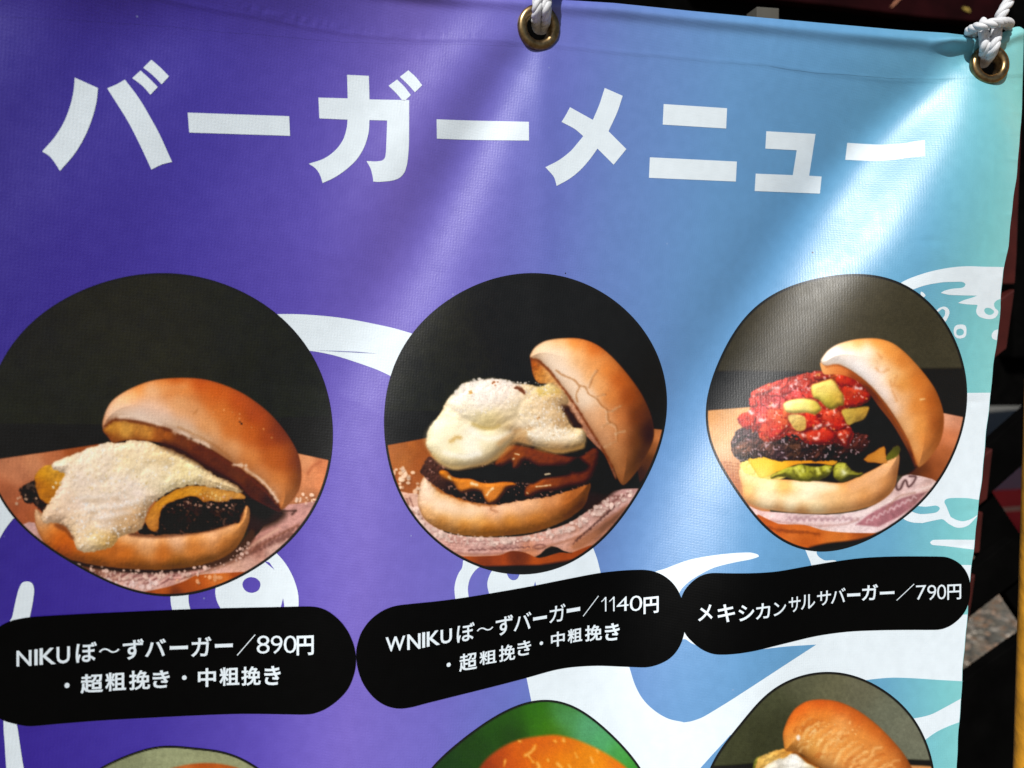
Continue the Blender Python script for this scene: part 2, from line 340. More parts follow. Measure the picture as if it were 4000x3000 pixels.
    s.region(None, [(235,1268),(275,1272),(300,1300),(318,1335),(285,1305),(255,1290)], [(270,1290,(110,58,28))], soft=12, alpha=.8)
    for p, st in (([(390,1205),(440,1195),(520,1190),(590,1170)], .35), ([(350,1155),(420,1150),(500,1140)], .25), ([(420,1240),(480,1235),(560,1215)], .3)):
        s.stroke(p, (244,240,236), 9, st, 7); s.stroke([(x + 6, y + 14) for x, y in p], (176,140,104), 9, st, 7)
    # lid: cut face first, crust over it
    s.region('cut_face', [(443,862),(455,830),(480,815),(560,815),(720,850),(860,920),(990,985),(1100,1065),(1190,1145),(1216,1195),(1205,1215),(1150,1190),(1080,1150),(1030,1095),(940,1040),(850,990),(790,950),(700,918),(560,905),(490,918),(462,888)],
        [(480,860,(196,134,52)),(540,870,(206,146,66)),(620,880,(196,132,58)),(700,890,(150,80,30)),(780,925,(104,50,18)),(860,960,(92,40,14)),(950,1010,(86,38,16)),(1030,1060,(90,42,20)),(1100,1120,(70,32,16)),(1180,1180,(40,18,10)),(600,908,(150,86,34)),(470,895,(120,60,20)),(500,910,(150,84,30))], soft=6, mott=[(20,.14)], relief=[(14,.1,'n')], edge=[(8,(86,36,10),.7)], csoft=20)
    s.region('top_bun', [(445,855),(450,800),(482,738),(550,690),(650,650),(760,637),(870,641),(965,666),(1060,710),(1160,785),(1240,878),(1290,970),(1303,1060),(1287,1130),(1244,1185),(1214,1204),(1200,1168),(1130,1095),(1050,1035),(960,975),(860,915),(760,866),(660,836),(560,818),(500,816),(470,828)],
        [(470,800,(214,164,130)),(500,760,(222,170,130)),(470,840,(206,150,110)),(560,720,(220,160,110)),(600,680,(204,122,58)),(660,700,(220,166,124)),(560,780,(232,186,156)),(640,770,(224,184,158)),(700,820,(228,190,166)),(600,805,(240,212,196)),(760,650,(172,82,26)),(700,668,(196,112,50)),(860,660,(166,72,20)),(930,700,(170,78,24)),(800,690,(206,126,66)),(900,730,(190,100,40)),(780,740,(216,156,108)),(850,780,(214,150,100)),(800,850,(222,178,146)),(900,850,(206,142,90)),(900,900,(212,160,118)),(960,780,(194,108,46)),(1000,850,(188,104,44)),(1020,740,(160,70,22)),(1100,800,(150,64,20)),(1080,880,(176,88,32)),(1150,900,(146,64,20)),(1200,880,(110,46,16)),(1170,980,(164,84,32)),(1080,980,(196,122,66)),(1000,950,(206,146,98)),(1220,1000,(150,74,26)),(1270,1000,(118,54,20)),(1200,1080,(184,110,52)),(1120,1060,(200,132,82)),(1280,1080,(140,74,30)),(1250,1130,(172,104,52)),(1225,1170,(176,112,62)),(1180,1120,(206,146,104))],
        mott=[(90,.04),(9,.03)], relief=[(16,.025,'n')], soft=5, edge=[(6,(110,50,20),.3)], csoft=30, dome=(70,.28), bright=np.array((1.06,1.04,1.04)))
    s.region(None, [(470,800),(500,765),(580,770),(700,800),(820,850),(900,905),(860,905),(760,860),(640,825),(540,806)], [(600,790,(244,214,190)),(800,860,(238,204,172))], soft=40, alpha=.55)
    s.region(None, [(620,690),(700,662),(800,670),(760,690),(680,705)], [(700,680,(230,176,130))], soft=30, alpha=.35)
    s.region(None, [(690,915),(800,950),(900,1005),(1010,1075),(1060,1120),(1090,1160),(1010,1100),(900,1040),(780,975)], [(900,1010,(60,26,10))], soft=22, alpha=.75)
    s.stroke([(452,845),(500,818),(560,822),(660,842),(760,876),(860,926),(960,990),(1060,1055),(1150,1130),(1205,1190)], (92,38,12), 6, .75, 3)
    for q, wd in (([(520,806),(570,800),(640,818),(690,838)], 9), ([(750,868),(790,876),(815,892)], 8), ([(835,905),(880,918),(905,935)], 7), ([(1060,1032),(1110,1062),(1160,1110),(1200,1170)], 7), ([(1010,1012),(1060,1015)], 6)):
        s.stroke(q, (240,208,184), wd, .7, 4)
    for q in ([(770,850),(840,880),(930,930),(1000,985)], [(1060,1040),(1120,1060),(1180,1120)], [(840,790),(855,770)]):
        s.stroke(q, (150,92,44), 5, .35, 3)
    s.specks([(900,760),(1150,780),(1200,900),(1000,850)], 8, (220,150,96), (3,5), 8, shadow=False); s.specks([(1035,825),(1050,826),(1048,838),(1036,838)], 2, (20,14,12), (4,6), 3, 1, False)
    s.specks([(170,1160),(100,1190),(50,1170),(110,1140)], 7, (222,180,150), (4,8), 2)
    s.specks([(330,1440),(620,1470),(900,1445),(1070,1350),(1100,1380),(900,1480),(620,1510),(420,1500)], 120, (222,184,168), (3,10), 12)
    s.specks([(380,1500),(560,1520),(700,1500),(640,1540),(480,1530)], 40, (240,208,200), (4,12), 13)
    s.specks([(1290,1140),(1380,1140),(1370,1170),(1280,1180)], 24, (236,196,170), (4,9), 16)
    s.specks([(690,1180),(830,1150),(1030,1150),(1000,1210),(850,1190),(720,1220)], 40, (196,150,130), (2.5,6), 17, .8, False)
    s.specks([(840,1120),(980,1140),(960,1170),(860,1150)], 20, (238,196,130), (3,7), 18, .7)
    s.finish(); return s

def plate_double():
    s = Plate((1400, 1000, .7836), [(870,87),(1010,100),(1150,145),(1290,235),(1400,345),(1480,470),(1525,610),(1540,740),(1520,870),(1480,1010),(1420,1140),(1340,1270),(1230,1395),(1120,1490),(1000,1555),(860,1585),(740,1580),(600,1550),(480,1490),(370,1410),(280,1310),(200,1180),(150,1020),(130,900),(127,780),(150,640),(200,500),(280,370),(400,255),(540,165),(700,105)], 2.6)
    s.region(None, [(0,0),(1700,0),(1700,1700),(0,1700)], [(300,500,(28,28,20)),(450,350,(34,33,23)),(620,300,(24,23,17)),(900,300,(18,16,14)),(1200,300,(17,15,13)),(300,700,(28,29,22)),(1400,500,(17,15,13))], k=0, mott=[(60,.10),(9,.14)], csoft=110)
    s.region('dark_backdrop', [(0,782),(500,778),(900,760),(1700,740),(1700,1100),(0,1100)], [(300,850,(15,13,12))], k=0, soft=16)
    s.region('table', [(60,965),(140,944),(345,906),(400,906),(400,1250),(100,1250)], [(170,970,(158,92,44)),(260,940,(150,84,36)),(330,930,(130,68,26)),(220,1020,(166,98,46)),(310,1030,(150,80,34)),(200,1120,(150,84,42)),(280,1150,(150,82,40))], k=0, mott=[(60,.12),(14,.05)], soft=5)
    s.region('table', [(1440,860),(1478,862),(1560,870),(1500,1040),(1400,1130),(1380,1010)], [(1500,900,(170,104,60)),(1460,950,(130,76,40)),(1450,1030,(80,44,22)),(1410,1090,(50,28,16))], k=0, mott=[(40,.12)], soft=5)
    s.region('wrapping_paper', [(150,1182),(250,1182),(310,1195),(340,1300),(420,1372),(540,1398),(700,1402),(860,1388),(1050,1330),(1180,1240),(1270,1170),(1400,1158),(1450,1160),(1340,1300),(1180,1450),(1050,1478),(960,1445),(880,1500),(680,1508),(490,1512),(370,1440),(260,1320)],
        [(230,1200,(206,160,140)),(300,1280,(210,166,146)),(350,1370,(200,160,150)),(480,1440,(190,142,130)),(600,1430,(206,164,154)),(760,1430,(204,160,150)),(900,1430,(200,150,138)),(1040,1400,(204,158,146)),(1150,1330,(200,156,146)),(1250,1250,(190,146,140)),(1350,1190,(176,134,128)),(1260,1310,(130,84,62)),(1180,1380,(150,100,78)),(1080,1420,(186,122,92)),(1300,1260,(160,116,108)),(500,1490,(212,164,150)),(700,1490,(206,150,134)),(860,1470,(190,120,84))], k=3, mott=[(44,.09),(10,.07)], relief=[(24,.10,'n')], csoft=28)
    s.stroke([(400,1470),(560,1488),(700,1485),(860,1465),(1000,1430),(1120,1385),(1250,1310),(1340,1240)], (150,98,74), 6, .6)
    s.stroke([(980,1420),(1100,1380),(1240,1290),(1380,1190)], (224,180,168), 8, .5, 3)
    s.region(None, [(1060,1450),(1140,1390),(1260,1310),(1330,1250),(1310,1290),(1200,1390),(1120,1450)], [(1100,1430,(150,96,66)),(1280,1310,(100,64,44))], soft=10, alpha=.7)
    for i in range(5):
        y = 1420 + i * 15; s.stroke([(430,y - 12),(520,y),(640,y + 2),(780,y - 6),(850,y - 16)], (150,104,98), 3, .5, 4, i)
    for i in range(11):
        s.stroke([(550 + i * 28, 1468 - i * 1.4), (562 + i * 28, 1462 - i * 1.4), (572 + i * 28, 1466 - i * 1.4)], (96,60,56), 3.2, .65, 1.5, i)
    for i in range(12):
        s.stroke([(1070 + i * 17, 1436 - i * 15), (1082 + i * 17, 1418 - i * 15), (1092 + i * 17, 1408 - i * 15)], (70,42,36), 3.2, .7, 2, i)
    for q in ([(240,1210),(262,1270),(300,1320)], [(255,1205),(280,1262),(318,1310)], [(870,1452),(890,1440),(920,1440),(930,1450),(900,1460),(880,1456)], [(1220,1230),(1260,1228),(1290,1212)], [(1265,1195),(1310,1200),(1345,1180)]):
        s.stroke(q, (104,64,56), 4, .6, 1.5)
    s.region('table', [(400,1470),(520,1496),(700,1492),(760,1470),(830,1478),(900,1505),(1000,1478),(1060,1480),(1200,1440),(1120,1510),(980,1540),(760,1545),(560,1545)], [(520,1525,(160,74,26)),(700,1525,(150,64,22)),(800,1490,(100,44,16)),(900,1520,(156,70,24)),(1080,1495,(140,62,22)),(640,1540,(120,52,20))], k=3, mott=[(40,.12)])
    s.region(None, [(460,1530),(600,1548),(900,1540),(1130,1505),(1200,1450),(1180,1600),(500,1620)], [(800,1570,(18,13,11))], k=0, soft=12)
    s.region('bun_shadow', [(1130,1020),(1190,950),(1270,1060),(1320,1140),(1270,1180),(1200,1238),(1130,1270),(1100,1200)], [(1200,1120,(14,10,8)),(1180,1230,(36,20,14))], soft=16)
    s.region('bottom_bun', [(332,1090),(305,1150),(298,1235),(330,1312),(400,1360),(500,1390),(640,1400),(760,1392),(900,1370),(1040,1312),(1120,1250),(1145,1190),(1152,1125),(1100,1140),(960,1190),(850,1205),(700,1232),(560,1222),(420,1170),(352,1110)],
        [(325,1140,(228,190,160)),(320,1200,(226,186,156)),(345,1180,(230,196,168)),(400,1240,(232,196,166)),(480,1260,(232,196,168)),(560,1270,(222,180,146)),(340,1290,(206,150,96)),(420,1330,(198,130,58)),(520,1350,(192,120,42)),(640,1370,(180,106,30)),(480,1310,(214,158,102)),(600,1320,(208,146,80)),(650,1260,(190,140,112)),(700,1260,(206,160,130)),(780,1250,(206,156,124)),(760,1330,(196,124,50)),(880,1320,(186,114,46)),(860,1240,(198,146,110)),(960,1220,(180,120,80)),(980,1290,(172,104,48)),(1060,1250,(150,84,34)),(1110,1190,(150,86,40)),(1135,1150,(140,78,36)),(900,1365,(150,84,28)),(760,1385,(140,78,24)),(1050,1300,(110,58,22)),(1120,1240,(90,46,20)),(400,1190,(206,140,70)),(500,1225,(190,120,60))],
        mott=[(50,.09),(14,.05)], relief=[(22,.05,'n')], soft=5, edge=[(6,(130,76,34),.4)], csoft=28, rag=2, dome=(60,.38), bright=1.03)
    s.region(None, [(330,1130),(380,1170),(470,1215),(560,1245),(640,1255),(600,1300),(480,1290),(380,1250),(325,1190)], [(400,1220,(244,216,190)),(560,1270,(238,204,172))], soft=40, alpha=.5)
    s.stroke([(345,1105),(400,1165),(500,1208),(600,1236),(690,1240)], (140,72,22), 7, .7, 4)
    s.stroke([(668,1240),(660,1262),(690,1275)], (150,96,64), 6, .5)
    s.region('patty', [(308,1075),(330,1030),(352,998),(420,1030),(560,1060),(750,940),(960,980),(1100,1000),(1186,955),(1180,1080),(1148,1135),(960,1196),(830,1215),(700,1238),(560,1225),(420,1172),(352,1122)], [(600,1090,(16,11,9)),(900,1020,(18,10,8)),(1100,1060,(16,10,8)),(470,1170,(20,13,10)),(340,1060,(66,38,30)),(380,1110,(74,42,34)),(420,1150,(50,28,22)),(330,1080,(60,34,28))], rag=4, mott=[(26,.3)], relief=[(12,.4,'n')], spec=[(11,.70,(176,130,116),.6)], soft=5)
    s.region(None, [(430,1060),(560,1075),(700,1030),(800,1050),(900,1060),(1080,1010),(1150,1060),(1060,1080),(900,1130),(760,1125),(560,1110),(470,1100)], [(700,1090,(13,10,8))], soft=10)
    s.region('melted_cheese', [(402,1075),(440,1070),(470,1098),(510,1108),(560,1110),(610,1128),(660,1132),(720,1125),(772,1128),(788,1145),(745,1160),(720,1190),(690,1225),(655,1238),(630,1215),(612,1180),(570,1170),(520,1182),(495,1168),(470,1135),(420,1112)],
        [(430,1090,(168,98,24)),(470,1120,(170,100,30)),(520,1140,(184,108,38)),(560,1125,(176,100,30)),(620,1150,(190,112,42)),(660,1200,(196,118,50)),(680,1160,(184,106,36)),(740,1142,(160,90,30)),(650,1228,(166,92,34))], relief=[(30,.12,'n')], edge=[(6,(104,50,12),.5)], soft=5, dome=(18,.8), bright=1.08)
    s.region('melted_cheese', [(690,1010),(730,955),(775,940),(860,955),(980,985),(1100,1000),(1190,958),(1182,1060),(1140,1130),(1060,1150),(980,1170),(900,1180),(860,1200),(828,1196),(835,1150),(900,1112),(1000,1080),(1060,1050),(960,1055),(900,1052),(830,1020),(800,1055),(770,1060),(760,1030),(720,1050),(680,1045)],
        [(740,980,(120,56,20)),(790,1010,(140,70,28)),(860,985,(116,50,18)),(980,1020,(104,44,18)),(1100,1030,(92,36,16)),(1160,1000,(96,42,20)),(1060,1120,(100,42,16)),(960,1140,(128,60,22)),(880,1160,(140,70,26)),(850,1185,(136,66,26)),(780,1050,(110,54,22))], relief=[(30,.14,'n')], mott=[(24,.14)], edge=[(9,(40,16,8),.6)], soft=8, dome=(22,.6))
    s.region(None, [(900,1060),(960,1050),(1010,1060),(1060,1080),(1000,1100),(920,1110),(860,1130)], [(950,1080,(16,10,8))], soft=14)
    s.region(None, [(1040,1040),(1090,1000),(1120,1020),(1150,1050),(1110,1080),(1050,1075)], [(1090,1050,(20,11,9))], soft=18)
    for q, wd in (([(565,1135),(590,1140)], 8), ([(450,1104),(456,1108)], 8), ([(640,1190),(660,1165),(670,1158)], 6), ([(780,985),(800,990)], 4), ([(885,1150),(955,1142)], 4), ([(770,1012),(774,1010)], 5), ([(840,1180),(845,1184)], 4), ([(930,1088),(955,1085)], 4)):
        s.stroke(q, (250,226,186), wd * .7, .8, wd * .35, int(q[0][0]))
    s.region('cut_face', [(855,505),(870,495),(900,520),(960,565),(1040,655),(1100,750),(1170,850),(1230,960),(1268,1050),(1285,1112),(1262,1075),(1225,990),(1180,945),(1130,890),(1090,830),(1040,760),(1000,690),(950,640),(895,632),(868,588)],
        [(880,540,(150,74,24)),(900,600,(190,120,50)),(950,610,(206,146,84)),(1000,660,(206,150,100)),(1050,720,(196,146,116)),(1090,790,(180,130,104)),(1130,850,(166,112,84)),(1180,920,(160,112,92)),(1230,1000,(150,100,80)),(1270,1080,(120,76,56))], mott=[(14,.18)], relief=[(9,.2,'n')], soft=5, edge=[(6,(96,44,16),.5)])
    s.region(None, [(990,735),(1020,722),(1060,770),(1100,830),(1110,855),(1070,850),(1040,810)], [(1050,790,(40,16,8))], soft=12, rag=4)
    s.region('cheese_sauce', [(340,900),(355,850),(390,812),(415,770),(440,720),(490,670),(530,632),(600,622),(660,612),(740,622),(790,640),(850,640),(910,652),(960,632),(1000,660),(1035,690),(1045,735),(1005,742),(1035,800),(1060,850),(1110,862),(1132,890),(1125,950),(1080,968),(990,982),(910,958),(840,938),(775,922),(740,950),(700,1000),(640,1034),(560,1052),(470,1063),(405,1030),(360,980),(338,935)],
        [(360,890,(236,220,178)),(390,860,(240,228,192)),(420,800,(230,212,168)),(450,740,(232,216,180)),(520,660,(226,208,180)),(620,650,(222,208,196)),(720,650,(220,202,188)),(620,720,(230,218,204)),(540,740,(240,228,202)),(720,720,(226,208,188)),(640,800,(226,208,150)),(640,850,(200,174,96)),(600,830,(220,200,140)),(700,830,(226,206,160)),(560,870,(244,234,206)),(480,915,(206,164,96)),(470,880,(238,222,184)),(420,940,(238,222,186)),(540,940,(242,232,206)),(620,900,(240,226,196)),(700,900,(232,212,172)),(560,990,(244,236,214)),(660,960,(226,200,150)),(480,1030,(222,192,138)),(580,1035,(196,158,98)),(680,1000,(196,154,96)),(400,1000,(222,196,144)),(730,930,(190,148,92)),(780,760,(228,206,160)),(800,850,(232,214,182)),(740,880,(206,168,112)),(860,700,(206,176,130)),(900,740,(216,188,150)),(920,670,(226,208,160)),(960,665,(206,164,86)),(940,800,(224,200,164)),(1000,820,(190,146,92)),(1000,720,(206,172,128)),(880,880,(232,214,190)),(990,880,(228,208,180)),(1080,890,(216,186,134)),(960,950,(200,158,104)),(1080,945,(196,150,84)),(1040,920,(222,192,146))],
        rag=3.0, ragsc=15, mott=[(40,.02,(.5,.8,1.7))], relief=[(70,.10,'n'),(24,.03,'n')], soft=4.5, edge=[(6,(176,136,84),.3)], csoft=30, seed=6, dome=(80,.55), bright=np.array((1.02,1.0,1.01)))
    # overlapping lobes of sauce
    kw = dict(rag=3, ragsc=13, soft=16, csoft=34, mott=[(9,.04)], alpha=.58, bright=1.05)
    s.region(None, [(455,765),(448,720),(490,668),(530,632),(600,620),(680,614),(760,630),(830,650),(858,700),(826,760),(770,815),(700,850),(640,858),(580,838),(520,805)], [(500,700,(236,222,200)),(560,660,(238,224,208)),(620,720,(244,232,222)),(700,680,(236,220,206)),(780,680,(226,206,184)),(760,770,(222,198,160)),(640,820,(206,184,136)),(540,780,(236,220,186)),(690,840,(186,158,108))], dome=(60,.26), relief=[(34,.16,'n'),(13,.10,'n'),(7,.06,'n')], seed=81, **kw)
    s.region(None, [(830,650),(900,652),(960,632),(1010,665),(1040,700),(1045,738),(1006,746),(1035,800),(1066,850),(1040,884),(960,876),(880,866),(820,836),(790,786),(822,712)], [(860,690,(214,186,146)),(930,660,(226,202,150)),(980,690,(206,170,116)),(900,760,(224,196,160)),(960,780,(228,204,170)),(1000,840,(196,152,104)),(860,820,(226,204,168)),(930,840,(230,210,184)),(1030,720,(180,136,90))], dome=(40,.26), relief=[(40,.24,'n'),(16,.18,'n'),(8,.10,'n')], seed=83, **kw)
    s.region(None, [(770,908),(800,872),(870,852),(960,850),(1040,862),(1110,862),(1133,892),(1125,950),(1080,968),(990,983),(910,958),(840,938),(780,925)], [(820,890,(232,212,176)),(900,875,(240,222,198)),(1000,878,(242,226,204)),(1090,885,(226,200,156)),(900,930,(222,190,140)),(1000,960,(190,144,92)),(1090,945,(190,146,90)),(810,925,(190,144,90))], dome=(44,.36), relief=[(30,.12,'n'),(10,.08,'n')], seed=85, **kw)
    s.region(None, [(345,900),(358,850),(392,812),(440,798),(500,812),(560,842),(620,866),(690,864),(742,872),(772,900),(746,945),(700,1000),(640,1034),(560,1052),(470,1063),(405,1030),(360,980),(338,935)], [(360,900,(238,222,178)),(420,830,(240,226,192)),(470,870,(242,230,196)),(480,915,(214,176,112)),(560,880,(248,238,212)),(650,890,(240,226,194)),(730,890,(222,196,150)),(540,950,(250,240,214)),(640,960,(232,208,164)),(440,970,(240,224,184)),(500,1030,(216,182,126)),(600,1030,(190,148,94)),(690,985,(186,144,88)),(400,1000,(214,184,130))], dome=(70,.34), relief=[(70,.14,'n'),(26,.05,'n')], seed=87, **{**kw, 'mott': [(8,.02)], 'rag': 1.5})
    # highlights, hollow and crease
    s.region(None, [(350,910),(372,860),(430,830),(500,850),(560,880),(640,890),(720,880),(690,950),(620,1000),(540,1020),(450,1010),(380,970)], [(400,900,(250,240,206)),(560,960,(252,246,224)),(500,1000,(246,232,190)),(650,930,(238,222,184))], soft=60, alpha=.65)
    s.region(None, [(370,985),(430,1035),(540,1050),(640,1030),(720,965),(780,915),(760,960),(700,1008),(640,1040),(560,1056),(470,1064),(400,1034)], [(450,1040,(206,170,110)),(620,1030,(180,138,84))], soft=18, alpha=.6)
    s.region(None, [(770,925),(800,880),(870,850),(840,900),(860,945),(800,935)], [(810,905,(178,130,80))], soft=26, alpha=.6)
    s.region(None, [(860,880),(960,870),(1080,885),(1110,910),(1050,930),(960,920),(880,915)], [(980,895,(240,224,200))], soft=30, alpha=.55)
    s.region(None, [(880,960),(960,960),(1060,962),(1120,940),(1122,955),(1060,975),(990,984)], [(1000,970,(176,130,70))], soft=16, alpha=.6)
    s.region(None, [(930,690),(1000,690),(1040,735),(1000,760),(1030,810),(960,800),(900,760)], [(970,740,(200,160,116))], soft=40, alpha=.45)
    s.region(None, [(888,665),(930,650),(985,655),(1005,682),(960,690),(910,700)], [(910,690,(206,166,74)),(960,660,(240,226,176)),(985,672,(180,130,50))], soft=14, alpha=.7)
    s.stroke([(560,870),(620,905),(700,905),(760,880)], (252,246,232), 12, .5, 3); s.stroke([(430,980),(520,1000),(600,985)], (254,250,240), 12, .45, 3); s.stroke([(380,880),(400,845),(440,825)], (254,248,226), 9, .45, 3)
    s.specks([(470,690),(530,625),(600,612),(760,620),(850,632),(860,645),(740,640),(600,636),(500,690)], 60, (240,226,212), (4,8), 20, .8, False)
    s.specks([(480,720),(560,650),(760,640),(820,700),(760,760),(560,760)], 160, (206,184,166), (2.5,4.5), 19, .4, False)
    s.specks([(870,700),(1000,700),(1020,800),(1080,860),(1000,900),(880,840)], 150, (200,164,120), (3,6), 18, .45, False)
    s.specks([(460,720),(540,640),(760,625),(950,640),(1030,740),(1000,850),(850,830),(760,760),(640,780),(520,790)], 420, (244,232,222), (2.5,5), 21, .5, False)
    s.specks([(860,830),(1100,860),(1110,900),(940,920),(840,890)], 110, (248,236,216), (2.5,6), 22, .6, False)
    s.region(None, [(778,655),(800,652),(828,668),(832,690),(812,684),(795,668)], [(800,665,(92,40,18))], soft=7, rag=5, alpha=.9)
    s.specks([(665,625),(695,622),(690,645),(670,640)], 7, (150,76,30), (3,5), 23, .8, False); s.specks([(545,672),(570,670),(560,690)], 5, (206,150,76), (3,6), 24, .8, False); s.specks([(885,800),(905,800),(900,815)], 4, (180,116,60), (3,6), 25, .8, False)
    s.stroke([(460,925),(485,905),(505,905)], (190,142,70), 9, .6, 3)
    s.stroke([(570,838),(620,858),(670,860),(700,846)], (166,136,72), 8, .5)
    s.stroke([(700,935),(750,895),(800,865)], (190,140,88), 12, .5, 3)
    s.region('top_bun', [(856,508),(862,480),(885,450),(930,424),(1000,411),(1100,411),(1185,440),(1262,500),(1342,590),(1412,690),(1460,800),(1472,900),(1432,1000),(1382,1080),(1322,1142),(1292,1112),(1270,1055),(1215,955),(1145,845),(1085,745),(1015,648),(945,560),(890,515)],
        [(880,480,(228,186,146)),(930,450,(232,190,146)),(1000,430,(222,160,100)),(1080,430,(206,116,50)),(1180,460,(190,96,34)),(950,520,(236,206,178)),(1020,500,(234,196,156)),(1080,500,(224,168,116)),(1180,540,(214,142,84)),(1000,580,(236,208,182)),(1080,620,(232,196,164)),(1150,610,(222,160,106)),(1240,560,(200,114,50)),(1300,620,(170,84,30)),(1100,690,(232,200,170)),(1130,700,(236,208,182)),(1200,660,(216,148,92)),(1260,700,(200,120,60)),(1340,700,(140,66,24)),(1180,780,(216,164,124)),(1240,820,(206,148,104)),(1300,800,(180,106,56)),(1380,800,(96,46,20)),(1240,900,(200,146,106)),(1300,900,(178,112,66)),(1370,920,(100,54,26)),(1440,880,(50,26,14)),(1280,980,(184,126,80)),(1340,1000,(140,84,44)),(1400,1000,(80,44,22)),(1300,1060,(176,116,68)),(1340,1090,(140,84,44)),(1370,1060,(96,54,28)),(1318,1120,(150,92,50))],
        mott=[(80,.04),(9,.03)], relief=[(20,.03,'n')], soft=5, edge=[(6,(110,56,24),.3)], csoft=30, dome=(90,.30), bright=np.array((1.04,1.03,1.03)))
    s.region(None, [(900,470),(1000,440),(1040,480),(1060,560),(1130,650),(1180,740),(1100,720),(1000,610),(930,540)], [(960,520,(246,220,196)),(1100,660,(244,214,186))], soft=60, alpha=.5)
    for q in ([(985,570),(1010,590),(1045,605),(1075,620),(1100,645),(1130,655),(1150,690),(1185,710),(1210,745),(1240,770),(1245,820),(1285,850),(1290,910)], [(1190,570),(1165,610),(1150,655)], [(1100,655),(1085,690),(1090,725)], [(1240,775),(1270,770),(1310,745)], [(1190,700),(1230,690)], [(1285,880),(1330,870)], [(1250,830),(1220,850)], [(1230,950),(1290,920)]):
        s.stroke(q, (150,90,44), 4.5, .65, 2); s.stroke([(x - 7, y + 3) for x, y in q], (244,216,188), 5, .28, 3)
    s.stroke([(860,512),(900,525),(950,572),(1020,660),(1090,760),(1150,858),(1220,970),(1262,1050)], (104,46,16), 5, .8, 2.5)
    s.specks([(180,1060),(260,1040),(310,1150),(260,1190),(180,1160)], 26, (240,200,170), (6,13), 26)
    s.specks([(250,1240),(340,1330),(420,1380),(640,1402),(860,1392),(1060,1330),(1190,1240),(1360,1165),(1380,1185),(1200,1290),(1050,1370),(880,1420),(620,1440),(440,1420),(300,1340)], 260, (228,194,180), (3,12), 27)
    s.finish(); return s

